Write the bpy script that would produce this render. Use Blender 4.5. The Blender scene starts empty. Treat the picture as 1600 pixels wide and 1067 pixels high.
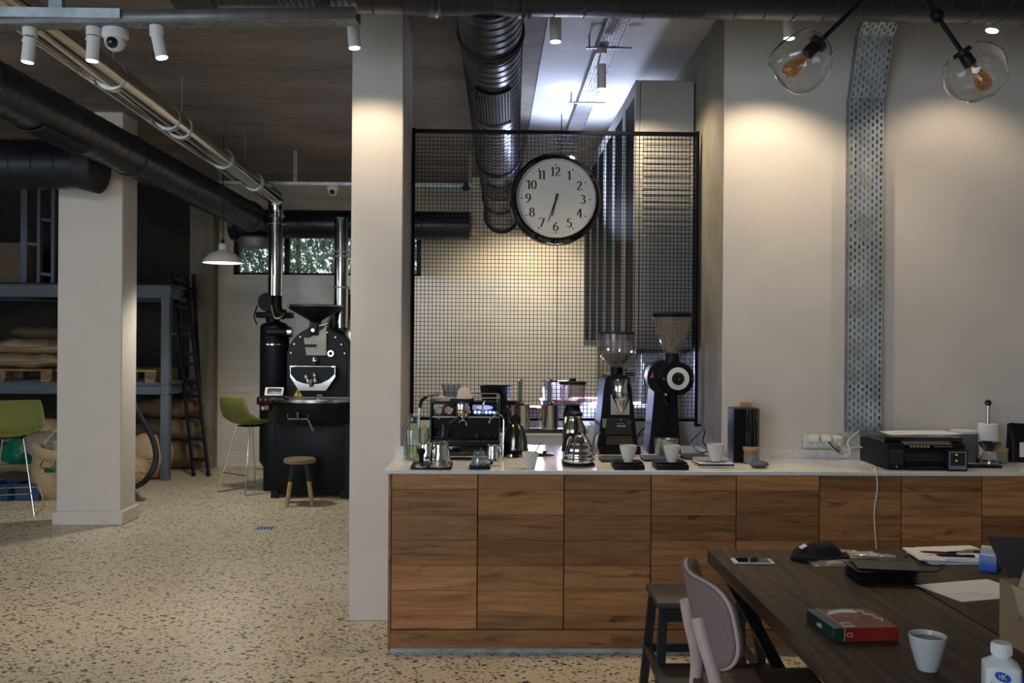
import bpy, bmesh, math, random
from mathutils import Vector, Matrix, Quaternion
PI = math.pi
rnd = random.Random(7)
SC = bpy.context.scene
COL = SC.collection

# ------------------------------------------------------------------ camera
FPX, CY0, EYE = 1440.0, 530.0, 1.575
A = math.atan(31 / 1440.0); RO = 0.0071
_d = Vector((math.sin(A), math.cos(A), 0)); _r0 = Vector((math.cos(A), -math.sin(A), 0)); _u0 = Vector((0, 0, 1))
_r = _r0 * math.cos(RO) + _u0 * math.sin(RO); _u = _u0 * math.cos(RO) - _r0 * math.sin(RO)
CAMP = Vector((0, 0, EYE))
cam_data = bpy.data.cameras.new('camera'); cam = bpy.data.objects.new('camera', cam_data); COL.objects.link(cam)
cam.matrix_world = Matrix(((_r.x, _u.x, -_d.x, 0), (_r.y, _u.y, -_d.y, 0), (_r.z, _u.z, -_d.z, EYE), (0, 0, 0, 1)))
cam_data.sensor_width = 36; cam_data.lens = FPX / 1600 * 36; cam_data.shift_y = -3.5 / 1600
cam_data.clip_start = 0.05; cam_data.clip_end = 200
SC.camera = cam
def ray(px, py): return _d + _r * ((px - 800) / FPX) - _u * ((py - CY0) / FPX)
def PT(px, py, Y):
    v = ray(px, py); return CAMP + v * (Y / v.y)
def FL(px, py, z=0.0):
    v = ray(px, py); return CAMP + v * ((z - EYE) / v.z)

# ------------------------------------------------------------------ colour management, world, lights
SC.view_settings.view_transform = 'Standard'; SC.view_settings.look = 'None'
SC.view_settings.exposure = 0.0; SC.view_settings.gamma = 1.0
SC.view_settings.use_curve_mapping = False
SC.cycles.use_denoising = True
SC.cycles.max_bounces = 8; SC.cycles.transparent_max_bounces = 16
SC.cycles.sample_clamp_indirect = 4.0
w = bpy.data.worlds.new('world'); SC.world = w; w.use_nodes = True
nt = w.node_tree; nt.nodes.clear()
sky = nt.nodes.new('ShaderNodeTexSky'); sky.sky_type = 'HOSEK_WILKIE'; sky.turbidity = 6; sky.sun_direction = (0.3, 0.5, 0.8)
bg = nt.nodes.new('ShaderNodeBackground'); bg.inputs[1].default_value = 6
wo = nt.nodes.new('ShaderNodeOutputWorld')
nt.links.new(sky.outputs[0], bg.inputs[0]); nt.links.new(bg.outputs[0], wo.inputs[0])

def area(name, loc, target, sx, sy, power, col):
    l = bpy.data.lights.new(name, 'AREA'); l.shape = 'RECTANGLE'; l.size = sx; l.size_y = sy; l.energy = power; l.color = col
    o = bpy.data.objects.new(name, l); COL.objects.link(o); o.location = loc
    o.rotation_euler = (Vector(target) - Vector(loc)).to_track_quat('-Z', 'Y').to_euler(); return o
def spot(name, loc, target, power, col, size=100, blend=0.5, r=0.03):
    l = bpy.data.lights.new(name, 'SPOT'); l.energy = power; l.color = col; l.spot_size = math.radians(size); l.spot_blend = blend; l.shadow_soft_size = r
    o = bpy.data.objects.new(name, l); COL.objects.link(o); o.location = loc
    o.rotation_euler = (Vector(target) - Vector(loc)).to_track_quat('-Z', 'Y').to_euler(); return o
DAY = (0.75, 0.87, 1.0); WARM = (1.0, 0.78, 0.54); NEUT = (1.0, 0.90, 0.78)
area('shop_window_daylight', (-2.9, -2.7, 2.0), (-1.2, 6, 0.9), 5.0, 2.6, 205, DAY)
area('side_window_daylight', (-7.6, 3.2, 1.7), (0, 5.0, 0.2), 5.5, 2.4, 85, DAY)

# ------------------------------------------------------------------ materials
def nodes(m):
    m.use_nodes = True; t = m.node_tree; t.nodes.clear()
    o = t.nodes.new('ShaderNodeOutputMaterial'); b = t.nodes.new('ShaderNodeBsdfPrincipled'); t.links.new(b.outputs[0], o.inputs[0])
    return t, b, o
def ramp(t, stops):
    r = t.nodes.new('ShaderNodeValToRGB'); e = r.color_ramp.elements
    e[0].position, e[0].color = stops[0][0], (*stops[0][1], 1); e[1].position, e[1].color = stops[1][0], (*stops[1][1], 1)
    for p, c in stops[2:]:
        k = e.new(p); k.color = (*c, 1)
    return r
def coords(t, scale=(1, 1, 1), kind='Object'):
    c = t.nodes.new('ShaderNodeTexCoord'); mp = t.nodes.new('ShaderNodeMapping'); mp.inputs['Scale'].default_value = scale
    t.links.new(c.outputs[kind], mp.inputs[0]); return mp
def noise(t, vec, scale, detail=4, rough=0.55, dist=0.0):
    n = t.nodes.new('ShaderNodeTexNoise'); n.inputs['Scale'].default_value = scale; n.inputs['Detail'].default_value = detail
    n.inputs['Roughness'].default_value = rough; n.inputs['Distortion'].default_value = dist
    t.links.new(vec.outputs[0], n.inputs['Vector']); return n
def bump(t, b, src, strength, dist=0.01):
    bp = t.nodes.new('ShaderNodeBump'); bp.inputs['Strength'].default_value = strength; bp.inputs['Distance'].default_value = dist
    t.links.new(src, bp.inputs['Height']); t.links.new(bp.outputs[0], b.inputs['Normal'])
MATS = {}
def mat(name, col, rough=0.5, metal=0.0, var=0.12, vs=6.0, bmp=0.0, coat=0.0, scale=(1, 1, 1), em=0, spec=0.5):
    """plain surface whose colour wanders a little with noise"""
    if name in MATS: return MATS[name]
    m = bpy.data.materials.new(name); t, b, o = nodes(m)
    c = coords(t, scale); n = noise(t, c, vs)
    lo = tuple(max(0, x * (1 - var)) for x in col); hi = tuple(min(1, x * (1 + var)) for x in col)
    r = ramp(t, [(0.3, lo), (0.7, hi)]); t.links.new(n.outputs[0], r.inputs[0]); t.links.new(r.outputs[0], b.inputs['Base Color'])
    b.inputs['Roughness'].default_value = rough; b.inputs['Metallic'].default_value = metal; b.inputs['Coat Weight'].default_value = coat
    b.inputs['Specular IOR Level'].default_value = spec
    if em:
        b.inputs['Emission Color'].default_value = (*col, 1); b.inputs['Emission Strength'].default_value = em
    if bmp: bump(t, b, n.outputs[0], bmp)
    MATS[name] = m; return m
def clear(name, tint=(1, 1, 1), rough=0.02, refl=1.0, dens=0.0, col=(0.5, 0.5, 0.5)):
    """thin clear wall: see-through, with a fresnel reflection, and a share dens of plain tinted surface"""
    if name in MATS: return MATS[name]
    m = bpy.data.materials.new(name); m.use_nodes = True; t = m.node_tree; t.nodes.clear()
    o = t.nodes.new('ShaderNodeOutputMaterial'); tr = t.nodes.new('ShaderNodeBsdfTransparent'); gl = t.nodes.new('ShaderNodeBsdfGlossy')
    tr.inputs[0].default_value = (*tint, 1); gl.inputs['Roughness'].default_value = rough
    f = t.nodes.new('ShaderNodeLayerWeight'); f.inputs[0].default_value = 0.5
    pw = t.nodes.new('ShaderNodeMath'); pw.operation = 'POWER'; pw.inputs[1].default_value = 3.5; t.links.new(f.outputs['Facing'], pw.inputs[0])
    mul = t.nodes.new('ShaderNodeMath'); mul.operation = 'MULTIPLY_ADD'; mul.inputs[1].default_value = 0.8 * refl; mul.inputs[2].default_value = 0.05 * refl; mul.use_clamp = True
    t.links.new(pw.outputs[0], mul.inputs[0])
    mx = t.nodes.new('ShaderNodeMixShader'); t.links.new(mul.outputs[0], mx.inputs[0]); t.links.new(tr.outputs[0], mx.inputs[1]); t.links.new(gl.outputs[0], mx.inputs[2])
    if dens:
        df = t.nodes.new('ShaderNodeBsdfDiffuse'); df.inputs[0].default_value = (*col, 1); m2 = t.nodes.new('ShaderNodeMixShader'); m2.inputs[0].default_value = dens
        t.links.new(mx.outputs[0], m2.inputs[1]); t.links.new(df.outputs[0], m2.inputs[2]); t.links.new(m2.outputs[0], o.inputs[0])
    else: t.links.new(mx.outputs[0], o.inputs[0])
    MATS[name] = m; return m
def emit(name, col, s):
    if name in MATS: return MATS[name]
    m = bpy.data.materials.new(name); m.use_nodes = True; t = m.node_tree; t.nodes.clear()
    o = t.nodes.new('ShaderNodeOutputMaterial'); e = t.nodes.new('ShaderNodeEmission'); e.inputs[0].default_value = (*col, 1); e.inputs[1].default_value = s
    t.links.new(e.outputs[0], o.inputs[0]); MATS[name] = m; return m

plaster = mat('plaster', (0.66, 0.625, 0.585), 0.85, var=0.05, vs=2.5, bmp=0.15)
cream = mat('cream_paint', (0.62, 0.56, 0.45), 0.8, var=0.05, vs=2)
def concrete(name, lo, hi, stretch=(1, 1, 1), sc=1.6, b_=0.3):
    m = bpy.data.materials.new(name); t, b, o = nodes(m); c = coords(t, stretch)
    n = noise(t, c, sc, 8, 0.62, 0.4); n2 = noise(t, c, sc * 9, 5, 0.6)
    mx = t.nodes.new('ShaderNodeMath'); mx.operation = 'MULTIPLY_ADD'; mx.inputs[1].default_value = 0.35
    t.links.new(n2.outputs[0], mx.inputs[0]); t.links.new(n.outputs[0], mx.inputs[2])
    r = ramp(t, [(0.45, lo), (0.9, hi)]); t.links.new(mx.outputs[0], r.inputs[0]); t.links.new(r.outputs[0], b.inputs['Base Color'])
    b.inputs['Roughness'].default_value = 0.9; bump(t, b, mx.outputs[0], b_); return m
ceil_mat = concrete('board_marked_concrete', (0.095, 0.083, 0.068), (0.25, 0.225, 0.185), (0.7, 1.9, 1), 1.1)
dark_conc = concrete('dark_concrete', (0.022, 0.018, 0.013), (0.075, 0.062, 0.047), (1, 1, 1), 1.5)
conc_mat = concrete('raw_concrete', (0.13, 0.12, 0.095), (0.30, 0.28, 0.23), (1, 1, 0.5), 1.5)

def terrazzo():
    m = bpy.data.materials.new('terrazzo'); t, b, o = nodes(m)
    c = coords(t); n = noise(t, c, 0.8, 5, 0.6); base = ramp(t, [(0.3, (0.66, 0.575, 0.415)), (0.7, (0.76, 0.68, 0.52))]); t.links.new(n.outputs[0], base.inputs[0])
    cur = base.outputs[0]
    wn = noise(t, c, 30, 2); wob = t.nodes.new('ShaderNodeMixRGB'); wob.blend_type = 'ADD'; wob.inputs[0].default_value = 0.014
    t.links.new(c.outputs[0], wob.inputs[1]); t.links.new(wn.outputs['Color'], wob.inputs[2])
    def chips(cur, scale, lo, hi, keep, size, stretch):
        mp = t.nodes.new('ShaderNodeMapping'); mp.inputs['Scale'].default_value = stretch; mp.inputs['Rotation'].default_value = (0, 0, 0.5 * stretch[0]); t.links.new(wob.outputs[0], mp.inputs[0])
        v = t.nodes.new('ShaderNodeTexVoronoi'); v.inputs['Scale'].default_value = scale; t.links.new(mp.outputs[0], v.inputs['Vector'])
        s = t.nodes.new('ShaderNodeSeparateColor'); t.links.new(v.outputs['Color'], s.inputs[0])
        sz = t.nodes.new('ShaderNodeMath'); sz.operation = 'MULTIPLY'; sz.inputs[1].default_value = size; t.links.new(s.outputs[1], sz.inputs[0])
        lt = t.nodes.new('ShaderNodeMath'); lt.operation = 'LESS_THAN'; t.links.new(v.outputs['Distance'], lt.inputs[0]); t.links.new(sz.outputs[0], lt.inputs[1])
        k = t.nodes.new('ShaderNodeMath'); k.operation = 'LESS_THAN'; k.inputs[1].default_value = keep; t.links.new(s.outputs[0], k.inputs[0])
        a = t.nodes.new('ShaderNodeMath'); a.operation = 'MULTIPLY'; t.links.new(lt.outputs[0], a.inputs[0]); t.links.new(k.outputs[0], a.inputs[1])
        cc = ramp(t, [(0.2, lo), (0.8, hi)]); t.links.new(s.outputs[2], cc.inputs[0])
        mx = t.nodes.new('ShaderNodeMixRGB'); t.links.new(a.outputs[0], mx.inputs[0]); t.links.new(cur, mx.inputs[1]); t.links.new(cc.outputs[0], mx.inputs[2]); return mx.outputs[0]
    cur = chips(cur, 70, (0.34, 0.26, 0.16), (0.68, 0.60, 0.45), 0.75, 0.6, (1, 1.3, 1))
    cur = chips(cur, 55, (0.03, 0.028, 0.026), (0.20, 0.15, 0.10), 0.42, 0.62, (1, 1.35, 1))
    cur = chips(cur, 30, (0.015, 0.015, 0.017), (0.07, 0.065, 0.06), 0.30, 0.52, (1, 1.5, 1))
    t.links.new(cur, b.inputs['Base Color']); b.inputs['Roughness'].default_value = 0.42; b.inputs['Specular IOR Level'].default_value = 0.35
    return m
def tiles():
    m = bpy.data.materials.new('glazed_tiles'); t, b, o = nodes(m); c = t.nodes.new('ShaderNodeTexCoord')
    s = t.nodes.new('ShaderNodeSeparateXYZ'); t.links.new(c.outputs['Object'], s.inputs[0]); cb = t.nodes.new('ShaderNodeCombineXYZ'); t.links.new(s.outputs[0], cb.inputs[0]); t.links.new(s.outputs[2], cb.inputs[1])
    br = t.nodes.new('ShaderNodeTexBrick'); br.offset = 0.5; br.inputs['Scale'].default_value = 1; br.inputs['Brick Width'].default_value = 0.3; br.inputs['Row Height'].default_value = 0.1; br.inputs['Mortar Size'].default_value = 0.003
    br.inputs['Color1'].default_value = (0.66, 0.64, 0.57, 1); br.inputs['Color2'].default_value = (0.72, 0.70, 0.63, 1); br.inputs['Mortar'].default_value = (0.58, 0.56, 0.50, 1)
    t.links.new(cb.outputs[0], br.inputs['Vector']); t.links.new(br.outputs['Color'], b.inputs['Base Color']); b.inputs['Roughness'].default_value = 0.18
    n = noise(t, cb, 5, 2); bump(t, b, n.outputs[0], 0.12, 0.02); return m
def wood(name, lo, mid, hi, rough=0.5, grain=(1.2, 14, 14), gap=False, spec=0.4):
    """grain along x; a per-plank tone comes from the mesh's 'tone' colour attribute"""
    m = bpy.data.materials.new(name); t, b, o = nodes(m)
    at = t.nodes.new('ShaderNodeAttribute'); at.attribute_name = 'tone'
    c = t.nodes.new('ShaderNodeTexCoord'); ad = t.nodes.new('ShaderNodeVectorMath'); ad.operation = 'MULTIPLY_ADD'; ad.inputs[1].default_value = (9, 9, 9)
    t.links.new(at.outputs['Color'], ad.inputs[0]); t.links.new(c.outputs['Object'], ad.inputs[2])
    mp = t.nodes.new('ShaderNodeMapping'); mp.inputs['Scale'].default_value = grain; t.links.new(ad.outputs[0], mp.inputs[0])
    n = noise(t, mp, 1.7, 7, 0.6, 1.1); n2 = noise(t, mp, 22, 4, 0.7, 0.3)
    f = t.nodes.new('ShaderNodeMath'); f.operation = 'MULTIPLY_ADD'; f.inputs[1].default_value = 0.32; t.links.new(n2.outputs[0], f.inputs[0]); t.links.new(n.outputs[0], f.inputs[2])
    r = ramp(t, [(0.38, lo), (0.92, hi), (0.58, mid)]); t.links.new(f.outputs[0], r.inputs[0])
    mp2 = t.nodes.new('ShaderNodeMapping'); mp2.inputs['Scale'].default_value = (2.2, 9, 9); t.links.new(ad.outputs[0], mp2.inputs[0])
    kn = noise(t, mp2, 1.6, 3, 0.5, 0.8); kr = ramp(t, [(0.63, (1, 1, 1)), (0.73, (0.30, 0.26, 0.23))]); t.links.new(kn.outputs[0], kr.inputs[0])
    mk = t.nodes.new('ShaderNodeMixRGB'); mk.blend_type = 'MULTIPLY'; mk.inputs[0].default_value = 0.9; t.links.new(r.outputs[0], mk.inputs[1]); t.links.new(kr.outputs[0], mk.inputs[2])
    s = t.nodes.new('ShaderNodeSeparateColor'); t.links.new(at.outputs['Color'], s.inputs[0])
    mr = t.nodes.new('ShaderNodeMapRange'); mr.inputs['To Min'].default_value = 0.58; mr.inputs['To Max'].default_value = 1.22; t.links.new(s.outputs[0], mr.inputs[0])
    hs = t.nodes.new('ShaderNodeHueSaturation'); t.links.new(mk.outputs[0], hs.inputs['Color']); t.links.new(mr.outputs[0], hs.inputs['Value'])
    t.links.new(hs.outputs[0], b.inputs['Base Color']); b.inputs['Roughness'].default_value = rough; b.inputs['Specular IOR Level'].default_value = spec
    bump(t, b, f.outputs[0], 0.15, 0.004); return m
def marble():
    m = bpy.data.materials.new('marble'); t, b, o = nodes(m); c = coords(t); n = noise(t, c, 3.5, 8, 0.7, 2.2)
    r = ramp(t, [(0.46, (0.78, 0.775, 0.76)), (0.54, (0.78, 0.775, 0.76)), (0.502, (0.68, 0.685, 0.70))]); t.links.new(n.outputs[0], r.inputs[0])
    t.links.new(r.outputs[0], b.inputs['Base Color']); b.inputs['Roughness'].default_value = 0.16; return m
floor_mat = terrazzo(); tile_mat = tiles(); marble_mat = marble()
oak = wood('reclaimed_oak', (0.105, 0.040, 0.014), (0.30, 0.132, 0.049), (0.48, 0.245, 0.10), 0.5)
darkwood = wood('dark_table_wood', (0.010, 0.006, 0.003), (0.050, 0.030, 0.017), (0.150, 0.100, 0.060), 0.55, (16, 0.8, 14), spec=0.2)
palewood = wood('pale_wood', (0.28, 0.20, 0.15), (0.42, 0.33, 0.28), (0.55, 0.45, 0.39), 0.5, (10, 10, 1))
rustic = wood('rustic_wood', (0.09, 0.06, 0.035), (0.20, 0.14, 0.085), (0.33, 0.25, 0.16), 0.7, (3, 12, 12))
palletwood = wood('pallet_wood', (0.20, 0.13, 0.06), (0.38, 0.26, 0.12), (0.5, 0.38, 0.2), 0.8, (2, 12, 12))
bamboo = mat('bamboo', (0.45, 0.27, 0.12), 0.5, var=0.15, vs=20)
duct_mat = mat('black_duct_paint', (0.009, 0.012, 0.022), 0.34, 0.15, var=0.2, vs=3)
duct_dark = mat('black_duct_grille', (0.008, 0.008, 0.010), 0.6)
black = mat('black_metal', (0.006, 0.007, 0.011), 0.4, var=0.2, spec=0.18)
blackm = mat('black_plastic', (0.007, 0.0075, 0.010), 0.45, var=0.2, spec=0.2)
gloss = mat('gloss_black', (0.006, 0.007, 0.011), 0.08, coat=0.5)
rubber = mat('rubber', (0.011, 0.012, 0.016), 0.7)
pipechrome = mat('polished_pipe', (0.52, 0.50, 0.47), 0.13, 1.0, var=0.05)
chrome = mat('chrome', (0.78, 0.77, 0.74), 0.09, 1.0, var=0.03)
steel = mat('brushed_steel', (0.62, 0.60, 0.56), 0.24, 1.0, var=0.06, scale=(1, 1, 8))
goldsteel = mat('warm_steel', (0.56, 0.49, 0.38), 0.22, 1.0, var=0.06, scale=(1, 1, 8))
galv = mat('galvanised_steel', (0.46, 0.53, 0.60), 0.45, 0.55, var=0.3, vs=9)
galvdark = mat('dark_galvanised_steel', (0.24, 0.24, 0.25), 0.5, 0.6, var=0.2, vs=9)
steelpaint = mat('grey_steel_paint', (0.115, 0.145, 0.18), 0.5, var=0.15, vs=3)
white = mat('white_enamel', (0.74, 0.74, 0.73), 0.4, var=0.03)
porc = mat('porcelain', (0.72, 0.70, 0.66), 0.18, var=0.03)
paper = mat('paper', (0.84, 0.835, 0.84), 0.85, var=0.04)
ink = mat('ink', (0.012, 0.012, 0.012), 0.6)
green = mat('green_fabric', (0.15, 0.165, 0.035), 0.8, var=0.15, vs=40, bmp=0.1)
burlap = mat('burlap', (0.50, 0.375, 0.225), 0.95, var=0.25, vs=60, bmp=0.5)
burlapd = mat('dark_burlap', (0.20, 0.145, 0.085), 0.95, var=0.25, vs=60, bmp=0.5)
glass = clear('clear_glass', (0.99, 0.985, 0.97), 0.015, 1.7)
smoke = clear('smoked_plastic', (0.84, 0.81, 0.81), 0.05, 0.8, 0.10, (0.45, 0.42, 0.42))
hopper_clear = clear('hopper_plastic', (0.93, 0.90, 0.86), 0.05, 1.0, 0.13, (0.55, 0.49, 0.42))
cello = clear('cellophane', (0.96, 0.94, 0.92), 0.18, 1.3, 0.30, (0.62, 0.55, 0.50))
lampglow = emit('lamp_glow', (1.0, 0.93, 0.85), 14)
pendglow = emit('pendant_glow', (0.96, 0.97, 1.0), 3.0)

# ------------------------------------------------------------------ mesh helpers
class MB:
    def __init__(s): s.v = []; s.f = []; s.mi = []; s.tone = []; s.cur = 0; s.t = 0.5; s.cuts = []
    def add(s, vs, fs):
        o = len(s.v); s.v += [Vector(v) for v in vs]; s.cuts.append((o, len(s.f)))
        for f in fs: s.f.append([i + o for i in f]); s.mi.append(s.cur); s.tone.append(s.t)
        return s
    def box(s, a, b, bev=0.0, seg=2, rot=None, piv=None):
        x0, y0, z0 = (min(a[i], b[i]) for i in range(3)); x1, y1, z1 = (max(a[i], b[i]) for i in range(3))
        vs = [(x0, y0, z0), (x1, y0, z0), (x1, y1, z0), (x0, y1, z0), (x0, y0, z1), (x1, y0, z1), (x1, y1, z1), (x0, y1, z1)]
        fs = [(0, 3, 2, 1), (4, 5, 6, 7), (0, 1, 5, 4), (1, 2, 6, 5), (2, 3, 7, 6), (3, 0, 4, 7)]
        if bev:
            bm = bmesh.new(); bv = [bm.verts.new(v) for v in vs]
            for f in fs: bm.faces.new([bv[i] for i in f])
            bmesh.ops.bevel(bm, geom=bm.edges[:], offset=bev, segments=seg, profile=0.5, affect='EDGES')
            bm.verts.index_update(); vs = [v.co.copy() for v in bm.verts]; fs = [[v.index for v in f.verts] for f in bm.faces]; bm.free()
        if rot is not None:
            p = Vector(piv) if piv is not None else Vector(((x0 + x1) / 2, (y0 + y1) / 2, (z0 + z1) / 2)); vs = [rot @ (Vector(v) - p) + p for v in vs]
        return s.add(vs, fs)
    def bar(s, p, q, wx, wy, up=(0, 0, 1), bev=0):
        """box beam from p to q, wx across, wy along up"""
        p, q = Vector(p), Vector(q); d = (q - p); L = d.length; d.normalize(); u = Vector(up)
        if abs(d.dot(u)) > 0.98: u = Vector((0, 1, 0))
        x = d.cross(u).normalized(); y = x.cross(d).normalized()
        m = MB(); m.box((-wx / 2, -wy / 2, 0), (wx / 2, wy / 2, L), bev)
        return s.add([p + x * v.x + y * v.y + d * v.z for v in m.v], m.f)
    def frame(s, d):
        d = d.normalized(); u = Vector((0, 0, 1)) if abs(d.z) < 0.9 else Vector((0, 1, 0)); x = d.cross(u).normalized(); return x, x.cross(d).normalized()
    def cyl(s, p, q, r, r2=None, n=20, cap=True):
        p, q = Vector(p), Vector(q); r2 = r if r2 is None else r2; x, y = s.frame(q - p); vs = []
        for c, rr in ((p, r), (q, r2)):
            for i in range(n):
                a = 2 * PI * i / n; vs.append(c + (x * math.cos(a) + y * math.sin(a)) * rr)
        fs = [(i, (i + 1) % n, n + (i + 1) % n, n + i) for i in range(n)]
        if cap: fs += [tuple(range(n - 1, -1, -1)), tuple(range(n, 2 * n))]
        return s.add(vs, fs)
    def rings(s, cs, rs, n=32, cap=(True, True)):
        """skin of circles of radius rs about the points cs (one straight axis)"""
        cs = [Vector(c) for c in cs]; x, y = s.frame(cs[-1] - cs[0]); vs = []; k = len(cs)
        for c, rr in zip(cs, rs):
            for i in range(n):
                a = 2 * PI * i / n; vs.append(c + (x * math.cos(a) + y * math.sin(a)) * rr)
        fs = [(j * n + i, j * n + (i + 1) % n, (j + 1) * n + (i + 1) % n, (j + 1) * n + i) for j in range(k - 1) for i in range(n)]
        if cap[0]: fs.append(tuple(range(n - 1, -1, -1)))
        if cap[1]: fs.append(tuple(range((k - 1) * n, k * n)))
        return s.add(vs, fs)
    def lathe(s, prof, n=32, c=(0, 0, 0), axis=(0, 0, 1), sx=1, sy=1):
        c = Vector(c); ax = Vector(axis).normalized()
        if abs(ax.z) > 0.9: x, y = Vector((1, 0, 0)), Vector((0, 1, 0)) * (1 if ax.z > 0 else -1)
        else: x, y = s.frame(ax); x = -x
        vs = []; fs = []; k = len(prof)
        for r, z in prof:
            for i in range(n):
                a = 2 * PI * i / n; vs.append(c + ax * z + x * math.cos(a) * max(r, 1e-5) * sx + y * math.sin(a) * max(r, 1e-5) * sy)
        for j in range(k - 1):
            for i in range(n): fs.append((j * n + i, j * n + (i + 1) % n, (j + 1) * n + (i + 1) % n, (j + 1) * n + i))
        return s.add(vs, fs)
    def tube(s, pts, r, n=8, smooth=0, closed=False, cap=True):
        P = [Vector(p) for p in pts]
        if smooth and len(P) > 2: P = spline(P, smooth, closed)
        k = len(P); R = r if isinstance(r, (list, tuple)) else None
        T = [(P[(i + 1) % k if closed else min(i + 1, k - 1)] - P[(i - 1) % k if closed else max(i - 1, 0)]).normalized() for i in range(k)]
        x, y = s.frame(T[0]); vs = []
        for i in range(k):
            if i:
                q = T[i - 1].rotation_difference(T[i]); x = q @ x; y = q @ y
            rr = r if R is None else R[0] + (R[1] - R[0]) * i / (k - 1)
            for j in range(n):
                a = 2 * PI * j / n; vs.append(P[i] + (x * math.cos(a) + y * math.sin(a)) * rr)
        kk = k if closed else k - 1
        fs = [(i * n + j, i * n + (j + 1) % n, ((i + 1) % k) * n + (j + 1) % n, ((i + 1) % k) * n + j) for i in range(kk) for j in range(n)]
        if cap and not closed: fs += [tuple(range(n - 1, -1, -1)), tuple(range((k - 1) * n, k * n))]
        return s.add(vs, fs)
    def prism(s, poly, d0, d1, axis='y'):
        """outline poly in the plane across the axis, pushed from d0 to d1"""
        def at(p, d): return (p[0], d, p[1]) if axis == 'y' else ((d, p[0], p[1]) if axis == 'x' else (p[0], p[1], d))
        n = len(poly); vs = [at(p, d0) for p in poly] + [at(p, d1) for p in poly]
        return s.add(vs, [tuple(range(n)), tuple(range(2 * n - 1, n - 1, -1))] + [(i, n + i, n + (i + 1) % n, (i + 1) % n) for i in range(n)])
    def grid(s, fn, nu, nv, cu=False, cv=False):
        vs = [fn(i / (nu if cu else nu - 1), j / (nv if cv else nv - 1)) for i in range(nu) for j in range(nv)]
        fs = [(i * nv + j, ((i + 1) % nu) * nv + j, ((i + 1) % nu) * nv + (j + 1) % nv, i * nv + (j + 1) % nv) for i in range(nu if cu else nu - 1) for j in range(nv if cv else nv - 1)]
        return s.add(vs, fs)
    def ball(s, c, r, n=16, sc=(1, 1, 1)):
        c = Vector(c); return s.grid(lambda u, v: c + Vector((math.cos(2 * PI * v) * math.sin(PI * (0.002 + 0.996 * u)) * r * sc[0], math.sin(2 * PI * v) * math.sin(PI * (0.002 + 0.996 * u)) * r * sc[1], math.cos(PI * (0.002 + 0.996 * u)) * r * sc[2])), max(6, n // 2 + 1), n, cv=True)
    def build(s, name, mt, parent=None, loc=(0, 0, 0), rz=0.0, flat=False, ang=38):
        me = bpy.data.meshes.new(name); me.from_pydata([tuple(v) for v in s.v], [], s.f)
        for m_ in (mt if isinstance(mt, (list, tuple)) else [mt]): me.materials.append(m_)
        me.polygons.foreach_set('material_index', s.mi)
        bm = bmesh.new(); bm.from_mesh(me); bmesh.ops.recalc_face_normals(bm, faces=bm.faces[:])
        for f in bm.faces: f.smooth = not flat
        lim = math.radians(ang)
        for e in bm.edges:
            if len(e.link_faces) == 2 and e.calc_face_angle(0) > lim: e.smooth = False
        bm.to_mesh(me); bm.free()
        ca = me.color_attributes.new('tone', 'FLOAT_COLOR', 'CORNER'); arr = []
        for p, tn in zip(me.polygons, s.tone): arr += [tn, (tn * 7.31) % 1, (tn * 3.77) % 1, 1] * p.loop_total
        ca.data.foreach_set('color', arr)
        o = bpy.data.objects.new(name, me); COL.objects.link(o); o.location = loc; o.rotation_euler = (0, 0, rz)
        if parent is not None: o.parent = parent
        return o
def each(m, name, mt, parent):
    """every piece added to m becomes a part object of its own"""
    cuts = m.cuts + [(len(m.v), len(m.f))]
    for (v0, f0), (v1, f1) in zip(cuts, cuts[1:]):
        k = MB(); k.t = m.tone[f0]; k.add(m.v[v0:v1], [[i - v0 for i in f] for f in m.f[f0:f1]]); k.build(name, mt, parent)
def spline(P, sub=6, closed=False):
    out = []; k = len(P)
    for i in range(k if closed else k - 1):
        p0, p1, p2, p3 = (P[(i - 1) % k], P[i], P[(i + 1) % k], P[(i + 2) % k]) if closed else (P[max(i - 1, 0)], P[i], P[i + 1], P[min(i + 2, k - 1)])
        for j in range(sub):
            t = j / sub; out.append(0.5 * ((2 * p1) + (p2 - p0) * t + (2 * p0 - 5 * p1 + 4 * p2 - p3) * t * t + (3 * p1 - p0 - 3 * p2 + p3) * t ** 3))
    if not closed: out.append(P[-1])
    return out
def tag(o, label, cat, group=None, kind=None):
    o['label'] = label; o['category'] = cat
    if group: o['group'] = group
    if kind: o['kind'] = kind
    return o
def thing(name, label, cat, loc=(0, 0, 0), rz=0.0, group=None):
    o = bpy.data.objects.new(name, None); COL.objects.link(o); o.location = loc; o.rotation_euler = (0, 0, rz); o.empty_display_size = 0.05
    return tag(o, label, cat, group)
def struct(o): o['kind'] = 'structure'; return o
def B(a, b, bev=0.0, seg=2): return MB().box(a, b, bev, seg)
def text_mesh(txt, size, depth=0.0008):
    cu = bpy.data.curves.new('txt', 'FONT'); cu.body = txt; cu.size = size; cu.extrude = depth; cu.align_x = 'CENTER'; cu.align_y = 'CENTER'
    o = bpy.data.objects.new('txt', cu); COL.objects.link(o); dg = bpy.context.evaluated_depsgraph_get(); dg.update()
    me = o.evaluated_get(dg).to_mesh(); vs = [v.co.copy() for v in me.vertices]; fs = [list(p.vertices) for p in me.polygons]
    o.evaluated_get(dg).to_mesh_clear(); bpy.data.objects.remove(o); bpy.data.curves.remove(cu); return vs, fs
def add_text(m, txt, size, fn):
    """fn maps text-plane (x, y, depth) to the mesh's space"""
    vs, fs = text_mesh(txt, size); m.add([fn(v.x, v.y, v.z) for v in vs], fs); return m
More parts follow.
